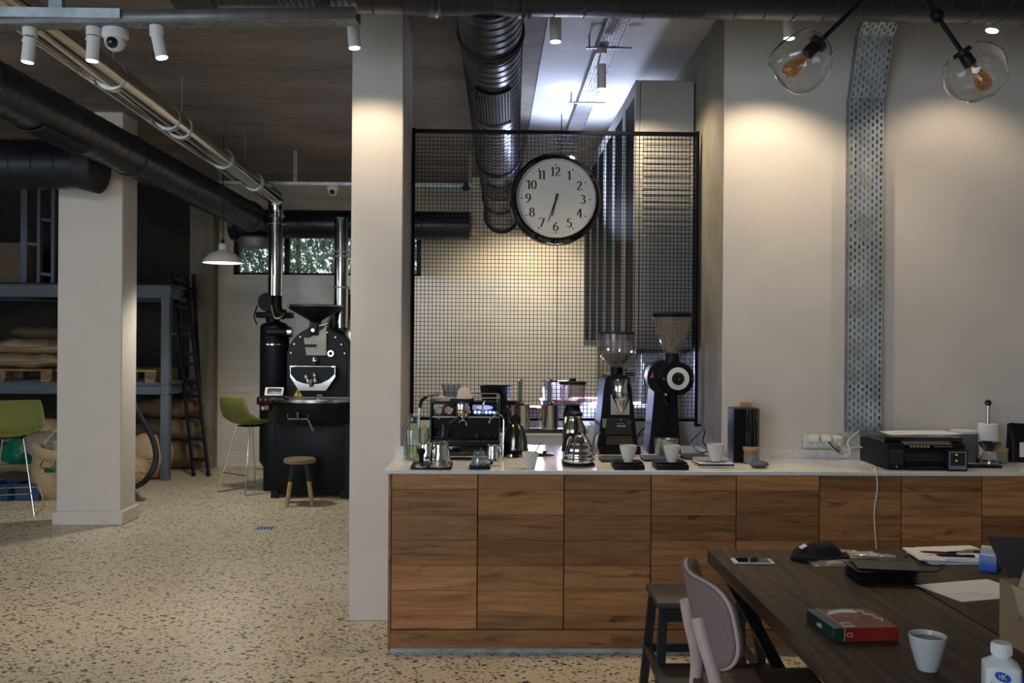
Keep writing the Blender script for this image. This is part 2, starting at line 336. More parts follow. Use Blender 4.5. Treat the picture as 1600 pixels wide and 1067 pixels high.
class LP:
    """pixel sizes of a front view turned into metres about a base point"""
    def __init__(s, px, py, base): s.px, s.py = px, py; s.k = base.y / FPX; s.base = base
    def x(s, p): return (p - s.px) * s.k
    def z(s, p): return (s.py - p) * s.k
# ------------------------------------------------------------------ room shell
CZ = 3.45
struct(B((-8, -3, -0.2), (4.4, 12.6, 0)).build('floor', floor_mat))
struct(B((-8, -3, CZ), (4.4, 12.6, CZ + 0.2)).build('ceiling', ceil_mat))
struct(B((0.31, 5.2, CZ - 0.012), (1.29, 11.2, CZ)).build('ceiling', mat('brightened_ceiling', (0.50, 0.51, 0.53), .8, var=.12, vs=2)))  # paler slab added so the bluish-lit part of the ceiling comes out brighter
m = B((1.29, 5.15, 0), (4.6, 11.6, CZ)); m.cur = 1; m.box((1.292, 5.132, 0), (4.6, 5.15, CZ))
struct(m.build('wall_right', [conc_mat, plaster]))
struct(B((4.2, -3, 0), (4.4, 5.15, CZ)).build('wall_side', plaster))
struct(B((-8, -3.2, 0), (4.4, -3, CZ)).build('wall_front', plaster))
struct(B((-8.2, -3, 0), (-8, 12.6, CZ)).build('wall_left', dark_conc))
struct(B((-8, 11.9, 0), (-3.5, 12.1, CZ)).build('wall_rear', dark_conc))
WX0, WX1, WZ0, WZ1 = -3.16, -0.88, 2.34, 2.86
m = B((-3.34, 11.3, 0), (1.29, 11.5, WZ0)); m.cur = 1
m.box((-3.34, 11.3, WZ0), (WX0, 11.5, CZ)); m.box((WX1, 11.3, WZ0), (1.29, 11.5, CZ)); m.box((WX0, 11.3, WZ1), (WX1, 11.5, CZ))
m.cur = 1; m.box((-3.34, 11.2, 3.10), (1.29, 11.3, 3.31)); m.box((-0.25, 10.7, 2.84), (1.29, 11.3, CZ))
struct(m.build('wall_back', [tile_mat, cream]))
struct(B((-3.62, 11.1, 0), (-3.34, 12.0, CZ)).build('trim_1', conc_mat))
# window
m = MB()
for x in (WX0, -2.55, -1.90, -1.26, WX1 - 0.05): m.box((x, 11.34, WZ0), (x + 0.06, 11.42, WZ1))
m.box((WX0, 11.34, WZ0), (WX1, 11.42, WZ0 + 0.03)); m.box((WX0, 11.34, WZ1 - 0.04), (WX1, 11.42, WZ1))
wf = struct(m.build('window_1', black)); g = B((WX0, 11.37, WZ0), (WX1, 11.38, WZ1)).build('pane', glass, wf)
# pillars
struct(B((-0.79, 5.15, 0), (-0.504, 5.72, CZ), 0.006, 1).build('column', plaster))
m = B((-3.625, 7.76, 0), (-3.09, 8.08, CZ), 0.008, 1); m.box((-3.65, 7.735, 0), (-3.065, 8.105, 0.12), 0.01, 1)
struct(m.build('column', plaster))
# marble splash
m = B((1.292, 5.112, 0.92), (4.2, 5.131, 0.968)); struct(m.build('trim_2', marble_mat))
struct(B((-0.53, 5.112, 0.92), (-0.485, 5.149, 0.975)).build('trim_3', marble_mat))
# shrub outside the window
m = MB()
for k in range(15000):
    c = Vector((rnd.uniform(-4.6, 0.2), rnd.uniform(12.4, 14.4), rnd.uniform(1.8, 3.6))); q = Quaternion((rnd.random() - .5, rnd.random() - .5, rnd.random() - .5, rnd.random() - .5)).normalized(); s_ = rnd.uniform(0.03, 0.075)
    m.add([c + q @ Vector(p) for p in ((-s_, 0, 0), (0, -s_ * .35, .01), (s_, 0, 0), (0, s_ * .35, .01))], [(0, 1, 2, 3)])
leaf = mat('leaf_green', (0.36, 0.46, 0.30), 0.4, var=0.5, vs=3)
o = m.build('garden_shrub', leaf, flat=True); tag(o, 'leafy green shrub outside the high rear window', 'shrub')
m = MB()
for x in (-4, -3, -2, -1): m.tube([(x, 13.4, -0.2), (x + 0.2, 13.4, 2), (x + 0.1, 13.5, 4.2)], (0.06, 0.02), 8, 4)
m.build('stem', rustic, o)

# ------------------------------------------------------------------ counter cabinets, worktop
YF = 4.62
dx = [PT(p, 860, YF).x for p in (611, 746, 881, 1017, 1150, 1280, 1408, 1534)] + [2.86, 3.26, 3.66]
names = ['leftmost oak plank cabinet beside the white pillar', 'oak plank cabinet second from the pillar, under the coffee machine', 'oak plank cabinet under the gooseneck kettle', 'oak plank cabinet under the two tall grinders, behind the step stool',
         'oak plank cabinet under the black upright speaker', 'oak plank cabinet under the wall sockets', 'oak plank cabinet with the white cable hanging over it', 'oak plank cabinet under the paper towel roll', 'oak cabinet at the right end under the coffee bags', 'oak cabinet past the table end']
PK = 0.1265; top = 0.896; rows = [top, 0.82]
while rows[-1] - PK > 0.135: rows.append(rows[-1] - PK)
rows.append(0.122)
for i in range(len(dx) - 1):
    t = thing('base_cabinet', names[i], 'cabinet', (dx[i], YF, 0), group='oak base cabinets under the marble worktop')
    W = dx[i + 1] - dx[i]
    m = MB(); m.box((0.001, 0.024, 0.02), (W - 0.001, 0.50, 0.897)); m.build('body', black, t)
    m = MB()
    off = 0 if i < 4 else 0.002 * i
    for a, b in zip(rows, rows[1:]):
        m.t = rnd.random(); m.box((0.0024, 0, b + 0.0005), (W - 0.0024, 0.02, a - 0.0005), 0.001, 1)
    m.build('door', oak, t)
m = MB(); m.t = 0.55; m.box((-0.513, YF, 0.02), (dx[0] - 0.002, 5.14, 0.897)); m.t = 0.4
tag(m.build('end_panel', oak), 'narrow oak end panel closing the counter beside the pillar', 'panel')
m = MB(); x = dx[0]
for k, e in enumerate((0.6, 1.5, 2.3, 3.2, 4.2)):
    m.t = (0.45, 0.3, 0.55, 0.35, 0.5)[k]; m.box((x, YF, 0.024), (min(e, 3.66), YF + 0.018, 0.117)); x = min(e, 3.66)
tag(m.build('kick_board', oak), 'long oak kick board under the cabinet doors', 'board')
m = B((-0.50, YF + 0.012, 0), (3.66, YF + 0.03, 0.023))
for k in range(26): m.box((-0.25 + k * 0.0095, YF + 0.008, 0.004), (-0.246 + k * 0.0095, YF + 0.012, 0.021))
tag(m.build('vent_strip', galv), 'grey metal vent strip along the floor under the kick board', 'strip')
m = B((-0.532, 4.60, 0.90), (3.70, 5.11, 0.92), 0.002, 1); m.box((-0.50, 5.11, 0.90), (1.288, 5.71, 0.92))
tag(m.build('marble_worktop', marble_mat), 'pale veined marble worktop on the oak cabinets', 'worktop')

# ------------------------------------------------------------------ mesh screen
MX0, MX1, MZ0, MZ1, MY = -0.50, 1.272, 1.075, 2.862, 5.68
t = thing('wire_mesh_screen', 'tall black wire mesh screen filling the opening above the counter', 'screen', (0, MY, 0))
m = MB(); m.box((MX0, -.014, MZ1 - 0.022), (MX1, .014, MZ1)); m.box((MX0, -.014, MZ0), (MX1, .014, MZ0 + 0.018)); m.box((MX0, -.015, MZ0 - 0.02), (MX0 + 0.02, .015, MZ1 + 0.005)); m.box((MX1 - 0.02, -.015, MZ0 - 0.02), (MX1, .015, MZ1 + 0.005)); m.box((0.397, -.004, MZ0), (0.402, .004, MZ1))
m.box((MX0, -.02, MZ0 - 0.02), (MX0 + 0.05, .02, MZ0 + 0.02)); m.box((MX1 - 0.02, -.02, MZ0 - 0.03), (MX1 + 0.017, .02, MZ0 - 0.015))
m.build('screen_frame', black, t)
m = MB(); n = 73
for k in range(1, n):
    x = MX0 + 0.01 + (MX1 - MX0 - 0.02) * k / n; m.box((x - .0017, -.0017, MZ0), (x + .0017, .0017, MZ1))
for k in range(1, 74):
    z = MZ0 + (MZ1 - MZ0) * k / 74; m.box((MX0, -.0045, z - .0017), (MX1, -.0017, z + .0017))
m.build('wire_grid', black, t, flat=True)

# ------------------------------------------------------------------ wall clock
def digit_strokes():
    def arc(cx, cy, rx, ry, a0, a1, n=14): return [(cx + rx * math.cos(math.radians(a0 + (a1 - a0) * i / n)), cy + ry * math.sin(math.radians(a0 + (a1 - a0) * i / n))) for i in range(n + 1)]
    D = {}
    D['0'] = [arc(.3, .5, .24, .46, 0, 360, 28)]
    D['1'] = [[(.1, .82), (.3, .97)], [(.3, .97), (.3, .03)], [(.14, .02), (.46, .02)]]
    D['2'] = [arc(.3, .72, .2, .25, 165, -40) + [(.08, .05)], [(.08, .04), (.55, .04), (.58, .16)]]
    D['3'] = [arc(.27, .74, .18, .22, 150, -90), arc(.25, .28, .25, .25, 90, -150)]
    D['4'] = [[(.42, .97), (.42, .02)], [(.42, .97), (.03, .3), (.58, .3)], [(.3, .02), (.55, .02)]]
    D['5'] = [[(.14, .95), (.5, .95)], [(.14, .95), (.12, .55)], arc(.26, .30, .25, .28, 120, -140)]
    D['6'] = [[(.5, .96), (.3, .86), (.12, .6), (.07, .38)], arc(.3, .28, .23, .27, 180, -180, 24)]
    D['7'] = [[(.05, .82), (.08, .95), (.55, .95)], [(.55, .95), (.2, .02)]]
    D['8'] = [arc(.3, .74, .19, .22, 0, 360, 22), arc(.3, .27, .24, .26, 0, 360, 24)]
    D['9'] = [[(.1, .04), (.3, .14), (.48, .4), (.53, .62)], arc(.3, .72, .23, .26, 0, 360, 24)]
    return D
DG = digit_strokes()
def put_number(m, txt, cx, cz, h, y):
    w_ = sum(0.42 if c == '1' else 0.64 for c in txt) * h; x = cx - w_ / 2
    for c in txt:
        off = -0.1 if c == '1' else 0
        for st in DG[c]:
            L, R = [], []
            for i, p in enumerate(st):
                a = st[max(i - 1, 0)]; b = st[min(i + 1, len(st) - 1)]; d = Vector((b[0] - a[0], b[1] - a[1])).normalized()
                th = 0.028 + 0.058 * abs(d.y) ** 1.6; nn = Vector((-d.y, d.x)) * th
                L.append((p[0] + nn.x, p[1] + nn.y)); R.append((p[0] - nn.x, p[1] - nn.y))
            vs = [(x + (q[0] + off) * h, y, cz + (q[1] - .5) * h) for q in L] + [(x + (q[0] + off) * h, y, cz + (q[1] - .5) * h) for q in R]; k = len(L)
            m.add(vs, [(i, i + 1, k + i + 1, k + i) for i in range(k - 1)])
        x += (0.42 if c == '1' else 0.64) * h
cc = PT(869, 310, 5.54)
t = thing('wall_clock', 'round wall clock with thick glossy black rim hung on the mesh screen', 'clock', cc)
R = 0.278
m = MB(); m.lathe([(0.001, 0.09), (R * .93, 0.09), (R, 0.07), (R, 0.01), (R * .985, -0.01), (R * .93, -0.022), (R * .865, -0.012), (R * .85, 0.012)], 72, axis=(0, 1, 0)); m.build('rim', gloss, t)
m = MB(); m.lathe([(R * .875, -0.016), (R * .862, -0.019), (R * .848, -0.012), (R * .84, 0.006)], 72, axis=(0, 1, 0)); m.build('bezel', chrome, t)
m = MB(); m.cyl((0, 0.012, 0), (0, 0.02, 0), R * .855, n=72); m.build('dial', mat('clock_dial', (0.78, 0.75, 0.70), 0.5, var=0.02), t)
m = MB()
for k in range(12):
    a = PI / 2 - 2 * PI * k / 12; put_number(m, str(k or 12), 0.60 * R * math.cos(a), 0.60 * R * math.sin(a), 0.055, 0.0105)
for k in range(60):
    a = 2 * PI * k / 60; L_, wd = (0.014, 0.0026) if k % 5 == 0 else (0.009, 0.0009); r1 = R * .745; d = Vector((math.cos(a), 0, math.sin(a))); nrm = Vector((-d.z, 0, d.x)) * wd; p = d * (r1 - L_ / 2); q = d * (r1 + L_ / 2)
    m.add([Vector((v.x, 0.0105, v.z)) for v in (p - nrm, q - nrm, q + nrm, p + nrm)], [(0, 1, 2, 3)])
m.build('numerals', ink, t, flat=True)
for nm, ang, L_, wd in (('hour_hand', 193, 0.108, 0.0062), ('minute_hand', 199, 0.150, 0.0048)):
    a = math.radians(90 - ang); d = Vector((math.cos(a), 0, math.sin(a))); nn = Vector((-d.z, 0, d.x)); y = 0.006 if nm == 'hour_hand' else 0.003; m = MB()
    poly = [-d * 0.032 - nn * wd, -d * 0.032 + nn * wd, d * 0.01 + nn * wd * .8, d * L_ + nn * wd * .35, d * L_ - nn * wd * .35, d * 0.01 - nn * wd * .8]
    m.add([p + Vector((0, y, 0)) for p in poly] + [p + Vector((0, y + .0015, 0)) for p in poly], [(0, 1, 2, 3, 4, 5), (11, 10, 9, 8, 7, 6)] + [(i, (i + 1) % 6, 6 + (i + 1) % 6, 6 + i) for i in range(6)]); m.build(nm, ink, t)
m = MB(); m.cyl((0, 0, 0), (0, 0.01, 0), 0.008); m.build('hand_cap', ink, t)
m = MB(); m.cyl((0, 0.08, 0.2), (0, MY - cc.y - 0.004, 0.2), 0.006); m.build('hook', black, t); t.rotation_euler = (math.radians(-3), 0, math.radians(4))

# ------------------------------------------------------------------ ducts
def duct(m, p, q, r, pitch=0.06, ridge=0.004, n=36, cap=(True, True)):
    p, q = Vector(p), Vector(q); L = (q - p).length; d = (q - p).normalized(); cs = [p]; rs = [r]; s_ = pitch * 0.5
    while s_ < L - pitch * .3:
        cs += [p + d * (s_ - 0.004), p + d * s_, p + d * (s_ + 0.004)]; rs += [r, r + ridge, r]; s_ += pitch
    cs.append(q); rs.append(r); return m.rings(cs, rs, n, cap)
def collar(m, p, d, r, w_=0.05, h=0.008):
    p, d = Vector(p), Vector(d).normalized(); return m.rings([p - d * w_ / 2, p - d * w_ / 2, p - d * w_ / 4, p, p + d * w_ / 4, p + d * w_ / 2, p + d * w_ / 2], [r, r + h, r + h * .6, r + h * 1.3, r + h * .6, r + h, r], 36, (True, True))
def grille(t, c, axis, r, L, wd, n=12, sgn=-1):
    """slotted register on the underside of a duct running along axis"""
    axis = Vector(axis).normalized(); side = axis.cross(Vector((0, 0, 1))).normalized(); up = Vector((0, 0, 1)); m = MB()
    rr = r + 0.006
    def pt(u, a, k=0): return Vector(c) + axis * u + (side * math.sin(a) + up * -math.cos(a)) * (rr + k)
    A0 = wd / r / 2
    m.grid(lambda u, v: pt((u - .5) * L, (v - .5) * 2 * A0), 2, 10); m.build('register_plate', duct_dark, t)
    m = MB()
    for k in range(n + 1):
        a = -A0 + 2 * A0 * k / n; m.bar(pt(-L / 2, a, .003), pt(L / 2, a, .003), 0.004, 0.008)
    for u in (-L / 2, L / 2):
        m.tube([pt(u, -A0 + 2 * A0 * j / 10, .004) for j in range(11)], 0.006, 6)
    m.build('register_bars', duct_dark, t)
DY, DZ, DR = 4.29, 3.255, 0.168
t = thing('front_duct', 'thick black round air duct crossing the top of the view under the ceiling', 'duct', (0, DY, DZ))
xl = PT(265, 10, DY).x; xm = PT(560, 10, DY).x
m = duct(MB(), (xm, 0, 0), (3.9, 0, 0), DR, 0.14, 0.005); m.build('duct_run', duct_mat, t, ang=20)
m = duct(MB(), (PT(330, 10, DY).x, 0, 0.02), (xm, 0, 0.02), DR * .93, 0.03, 0.003); m.build('ribbed_sleeve', duct_mat, t)
m = MB().rings([(xl, 0, .01), (xl + .02, 0, .01), (xl + .06, 0, .01), (xl + .19, 0, .01), (xl + .2, 0, .01)], [DR * .8, DR * 1.0, DR * 1.02, DR * .98, DR * .9], 36); collar(m, (PT(505, 10, DY).x, 0, 0), (1, 0, 0), DR); collar(m, (PT(680, 10, DY).x, 0, 0), (1, 0, 0), DR, .06, .012); collar(m, (PT(820, 10, DY).x, 0, 0), (1, 0, 0), DR, .06, .012)
each(m, 'collar', duct_mat, t)
p0, p1 = Vector((-0.03, DY + .05, 3.24)), Vector((0.09, 9.9, 2.90)); ax = (p1 - p0).normalized()
t = thing('spiral_duct', 'black spiral duct running to the back above the mesh screen behind the clock', 'duct', p0)
m = duct(MB(), (0, 0, 0), p1 - p0, DR, 0.085, 0.0035, 40); m.build('duct_run', duct_mat, t, ang=20)
m = MB()
for s_ in (0.55, 3.1, 4.6): collar(m, ax * s_, ax, DR, .07, .01)
collar(m, p1 - p0, ax, DR, .1, .02); each(m, 'collar', duct_dark, t)
grille(t, ax * 1.35, ax, DR, 0.62, 0.22); grille(t, ax * 3.7, ax, DR, 0.5, 0.22)
# long duct on the left
q0, q1 = Vector((-3.03, 5.46, 3.085)), Vector((-2.67, 10.14, 2.90)); ax = (q1 - q0).normalized()
t = thing('long_duct', 'black spiral duct slanting back across the left ceiling beside the chrome pipe', 'duct', q0)
m = duct(MB(), (0, 0, 0), q1 - q0, 0.156, 0.14, 0.003, 40); m.build('duct_run', duct_mat, t, ang=20)
m = MB(); m.tube([(0, 0, 0), (-0.14, -0.35, 0.01), (-0.5, -0.62, 0.01), (-1.4, -0.8, 0.0)], 0.157, 36, 6); m.build('bend', duct_mat, t)
m = MB(); collar(m, (0, 0, 0), ax, .156, .04, .008); collar(m, ax * 1.9, ax, .156, .03, .008); collar(m, q1 - q0, ax, .156, .12, .012); each(m, 'collar', duct_mat, t)
grille(t, ax * .85, ax, .158, 0.6, 0.2)
# duct with open end in front of the rear-left pillar
t = thing('open_ended_duct', 'black duct at upper left with a dark flanged end before the pillar', 'duct', (-3.09, 7.3, 2.92))
m = duct(MB(), (-2.4, 0, 0), (-0.12, 0, 0), 0.19, 0.17, 0.005); m.build('duct_run', duct_mat, t, ang=20)
m = MB().rings([(-.14, 0, 0), (-.05, 0, -.01), (0, 0, -.01), (.012, 0, -.01), (.0, 0, -.01)], [.19, .205, .215, .20, .02], 40); m.build('flange', duct_dark, t)
# duct along the rear wall
DX0, DX1 = PT(362, 352, 10.7).x, -0.27
t = thing('rear_duct', 'black duct running sideways along the rear wall over the window', 'duct', (DX0, 10.7, 2.885))
m = duct(MB(), (0.1, 0, 0), (DX1 - DX0, 0, 0), 0.165, 0.28, 0.004, cap=(True, True)); m.build('duct_run', duct_mat, t, ang=20)
m = MB().rings([(.1, 0, 0), (.06, 0, 0), (0.0, 0, 0), (-.03, 0, 0)], [.165, .2, .19, .08], 36); m.build('end_cap', duct_mat, t)
m = MB().rings([(.28, 0, -.14), (.28, 0, -.17), (.28, 0, -.27), (.28, 0, -.28)], [.16, .20, .20, .1], 36); m.build('drum', galvdark, t)

# ------------------------------------------------------------------ chrome pipes
t = thing('chrome_exhaust_pipe', 'long shiny chrome exhaust pipe from upper left down to the roaster', 'pipe', (-2.25, 9.6, 3.02))
pr = 0.077
m = MB().cyl((0.02, -6.6, 0.14), (0, -0.08, 0), pr, n=32); m.build('pipe_run', pipechrome, t)
m = MB()
elbow = [Vector((0, -0.12 * math.cos(a) + .02, -0.12 + 0.12 * math.sin(a))) for a in [PI / 2 * (1 - k / 6) * 1.0 for k in range(7)]]
elbow = [Vector((0, -0.10, 0)), Vector((0, -0.04, -0.005)), Vector((0, 0.0, -0.05)), Vector((0, 0.01, -0.12))]
m.tube(elbow, pr * 1.02, 32, 5); m.build('elbow', chrome, t)
zb = PT(435, 462, 9.6).z - 3.02
m = MB().cyl((0, 0.01, -0.1), (0, 0.01, zb), pr * .98, n=32); m.rings([(0, .01, -.16), (0, .01, -.17), (0, .01, -.19), (0, .01, -.2)], [pr, pr + .012, pr + .012, pr]); m.rings([(0, .01, -.25), (0, .01, -.255), (0, .01, -.27), (0, .01, -.275)], [pr, pr + .012, pr + .012, pr]); m.build('drop_pipe', chrome, t)
m = MB()
for y in (-5.2, -4.15, -3.2, -2.95, -1.9, -0.9): m.rings([(0, y, -.0212 * y), (0, y, -.0212 * y), (0, y + .025, -.0212 * y), (0, y + .025, -.0212 * y)], [pr, pr + .012, pr + .012, pr], 32); m.rings([(0, y + .06, -.0212 * y), (0, y + .06, -.0212 * y), (0, y + .07, -.0212 * y), (0, y + .07, -.0212 * y)], [pr, pr + .008, pr + .008, pr], 32)
each(m, 'band', galv, t)
m = MB()
for k, (dx_, dz_) in enumerate(((-.098, -.03), (-.112, .0), (-.088, -.055))):
    m.tube([(dx_ + .006 * math.sin(j * 1.7 + k), -6.6 + j * .6, dz_ + .0212 * (6.6 - j * .6) + .006 * math.cos(j * 2.1 + k)) for j in range(10)], 0.009 + .003 * (k % 2), 8, 4)
m.build('cable_bundle', steel, t)
m = MB()
for y in (-5.1, -4.1, -2.9, -1.2): m.cyl((0, y, .09 - .0212 * y), (0, y, CZ - 3.02), 0.005, n=6)
each(m, 'hanger_rod', galvdark, t)
c = PT(533, 440, 9.9)
t = thing('roaster_flue', 'vertical chrome flue pipe in front of the window by the white pillar', 'pipe', (c.x, 9.9, PT(533, 512, 9.9).z))
m = MB().cyl((0, 0, 0), (0, 0, 2.86 - t.location.z), 0.075, n=32); m.build('pipe_run', chrome, t)
m = MB()
for z in (.42, .75, .80): m.rings([(0, 0, z), (0, 0, z), (0, 0, z + .02), (0, 0, z + .02)], [.075, .084, .084, .075])
m.build('band', galv, t)

# ------------------------------------------------------------------ perforated trays
def perf(m, o, u, v, L, W, cu=0.036, cv=0.021, hu=0.018, hv=0.008, stagger=True, tk=0.0015):
    """plate from corner o along unit u (length L) and v (width W) with real slots"""
    o, u, v = Vector(o), Vector(u), Vector(v); nu = max(1, int(L / cu)); nv = max(1, int(W / cv)); cu = L / nu; cv = W / nv; nn = u.cross(v).normalized() * tk
    def q(a, b, c, d): vs = [o + u * a + v * b, o + u * c + v * b, o + u * c + v * d, o + u * a + v * d]; m.add(vs, [(0, 1, 2, 3)])
    for j in range(nv):
        b0, b1 = j * cv, (j + 1) * cv; h0, h1 = b0 + (cv - hv) / 2, b0 + (cv + hv) / 2
        q(0, b0, L, h0); q(0, h1, L, b1); s_ = cu * .5 if (stagger and j % 2) else 0; a = 0
        for i in range(nu + 1):
            st = i * cu + (cu - hu) / 2 - s_
            if st < 0 or st + hu > L: continue
            q(a, h0, st, h1); a = st + hu
        q(a, h0, L, h1)
    return m
def sheet(o, th=0.002):
    md = o.modifiers.new('sheet', 'SOLIDIFY'); md.thickness = th; md.offset = 0; return o
tx0, tx1, ty = 1.975, 2.165, 5.075
t = thing('wall_cable_tray', 'perforated galvanised cable tray running up the wall above the printer', 'cable tray', (0, 0, 0))
secs = [((ty, 1.075), (ty, 2.935)), ((ty - .012, 2.925), (4.955, 3.24)), ((4.96, 3.235), (4.74, 3.40))]
m = MB(); m2 = MB()
for (y0, z0), (y1, z1) in secs:
    u = Vector((0, y1 - y0, z1 - z0)); L = u.length; u.normalize(); perf(m, (tx0, y0, z0), u, (1, 0, 0), L, tx1 - tx0, 0.038, 0.0235, 0.021, 0.0105)
    w_ = u.cross(Vector((1, 0, 0))).normalized(); w_ = w_ if w_.y > 0 else -w_
    for x in (tx0, tx1): perf(m2, (x, y0, z0), u, w_, L, 0.048, 0.08, 0.048, 0.035, 0.008, False)
sheet(m.build('slotted_face', galv, t, flat=True)); sheet(m2.build('flange', galvdark, t, flat=True))
m = MB()
for z in (1.3, 2.1, 2.8): m.box((tx0 - .0, ty + .05, z), (tx1, ty + .056, z + .03))
each(m, 'bracket', galvdark, t)
t = thing('ceiling_cable_tray', 'perforated cable tray under the ceiling running back above the clock', 'cable tray', (0, 0, 0))
m = MB(); perf(m, (0.635, 4.6, 3.36), (0, 1, 0), (1, 0, 0), 5.6, 0.125, 0.04, 0.02, 0.016, 0.011); sheet(m.build('slotted_base', galvdark, t, flat=True))
m = MB().box((.633, 4.6, 3.36), (.636, 10.2, 3.41)); m.box((.76, 4.6, 3.36), (.763, 10.2, 3.41)); m.build('flange', galvdark, t)
m = MB()
for y in (5.6, 6.9, 8.3): m.box((.56, y, 3.352), (.84, y + .03, 3.36)); m.cyl((.58, y + .015, 3.35), (.58, y + .015, CZ), .005, n=6)
each(m, 'bracket', galvdark, t)
t = thing('front_cable_tray', 'galvanised cable tray across the upper left that carries the spotlights', 'cable tray', (0, 0, 0))
a, b = PT(-90, 38, 3.92), PT(556, 20, 3.78); b.z = a.z; d = (b - a); L = d.length; d.normalize(); v = Vector((0, 0, 1)).cross(d).normalized(); v = v if v.y > 0 else -v
m = perf(MB(), a, d, v, L, 0.085, 0.05, 0.023, 0.028, 0.008); sheet(m.build('slotted_base', galvdark, t, flat=True))
m = MB(); m.add([a, b, b + Vector((0, 0, .05)), a + Vector((0, 0, .05))], [(0, 1, 2, 3)]); m.add([p + v * .085 for p in (a, b, b + Vector((0, 0, .05)), a + Vector((0, 0, .05)))], [(0, 1, 2, 3)]); sheet(m.build('flange', galvdark, t), .003)
m = MB().box((-3.05, 3.86, a.z + .03), (-3.0, 4.60, CZ)); c = PT(92, 30, 3.9); m = MB().box((c.x - .025, 3.86, a.z + .045), (c.x + .03, 3.9, CZ)); c = PT(30, 30, 3.86)
m.box((c.x - .12, 3.84, a.z + .01), (c.x + .42, 3.848, a.z + .05)); each(m, 'hanger', galv, t)
t = thing('rear_strut_channel', 'galvanised strut channel hung across the rear ceiling behind the pillar', 'channel', (0, 0, 0))
a, b = PT(338, 288, 9.3), PT(745, 268, 9.3); b.z = a.z; m = MB().box((a.x, 9.27, a.z), (b.x, 9.32, a.z + .03)); m.build('channel', galv, t); m = MB()
for p_ in (462, 735): c = PT(p_, 260, 9.3); m.box((c.x - .02, 9.28, a.z + .03), (c.x + .02, 9.31, CZ))
c = PT(342, 288, 9.3); m.box((c.x, 9.28, a.z + .03), (c.x + .03, 9.31, CZ)); each(m, 'hanger', galvdark, t)

# ------------------------------------------------------------------ spotlights, cameras
def spotlight(label, x0, y0, x1, y1, Y, base=None, power=30, aim=None, col=WARM, size=110, w_px=19, top=None):
    a, b = PT(x0, y0, Y), PT(x1, y1, Y); r = w_px * Y / FPX / 2; d = (b - a).normalized()
    t = thing('track_spotlight', label, 'spotlight', a, group='white cylinder spotlights')
    m = MB().cyl((0, 0, 0), b - a, r, n=24); m.build('can', white, t)
    m = MB().cyl(b - a + d * .0005, b - a + d * .003, r * .86, n=24); m.build('lens', lampglow, t)
    ztop = (base if base is not None else CZ) - a.z
    m = MB().cyl((0, 0, ztop - .035), (0, 0, ztop), r * 1.15, n=24); m.build('mount', white, t)
    m = MB().tube([(0, 0, ztop - .03), (-r * .3, 0, ztop * .6), tuple((b - a) * .15 + Vector((-r * 1.02, -r * .3, 0)))], .006, 8, 4); m.build('bracket', white, t)
    if aim is not None: spot('spotlight_beam', b + d * .012, aim, power, col, size, 0.55)
tz = 3.14
ftz = PT(-90, 38, 3.92).z - .002
spotlight('white spotlight at the far left of the cable tray', 47, 60, 43, 97, 3.95, ftz, 44, (-3.5, 7.2, 0.8), size=120)
spotlight('white spotlight left of the dome camera on the cable tray', 146, 58, 144, 95, 3.93, ftz, 42, (-3.2, 7.6, 1.2), size=110)
spotlight('white spotlight right of the dome camera on the cable tray', 245, 52, 253, 90, 3.9, ftz, 36, (-2.3, 6.3, 0.0), size=100)
spotlight('white spotlight in front of the large white pillar', 551, 34, 554, 75, 4.74, None, 30, (-0.66, 5.02, 1.6), size=128)
spotlight('white spotlight hanging over the coffee machine right of the spiral duct', 868, 24, 868, 65, 4.75, None, 26, (0.3, 5.0, 0.9), size=70, w_px=18)
spotlight('small white spotlight on the ceiling tray above the clock', 940, 101, 940, 139, 5.62, 3.355, 62, (1.26, 5.5, 1.6), size=125, w_px=14)
spotlight('white spotlight behind the left glass globe', 1233, 24, 1233, 60, 4.66, None, 47, (1.5, 4.98, 1.3), size=122, w_px=18)
spotlight('bright white spotlight above the right glass globe', 1556, 26, 1550, 48, 4.64, None, 19, (2.62, 4.98, 1.3), size=122, w_px=20)
def dome(label, px, py, Y, s_, top):
    c = PT(px, py, Y); t = thing('dome_camera', label, 'security camera', c); h = top - c.z
    m = MB().lathe([(.001, h), (.052 * s_, h), (.055 * s_, h - .03 * s_), (.045 * s_, h - .045 * s_)], 28); m.build('mount', white, t)
    m = MB().ball((0, 0, h - .05 * s_), .044 * s_, 24); m.build('housing', white, t)
    m = MB().ball((0, -.028 * s_, h - .062 * s_), .026 * s_, 16); m.build('lens', gloss, t)
dome('white dome security camera on the front cable tray', 180, 45, 3.95, 1.0, ftz)
dome('small white dome camera under the rear strut channel', 520, 288, 9.3, 1.1, a.z)
c = PT(728, 292, 9.3); t = thing('dome_camera', 'small dark camera hanging under the rear channel behind the mesh', 'security camera', c)
MB().ball((0, 0, 0), .045, 16).build('housing', black, t); MB().cyl((0, 0, .03), (0, 0, a.z - c.z), .012, n=8).build('stem', galvdark, t)

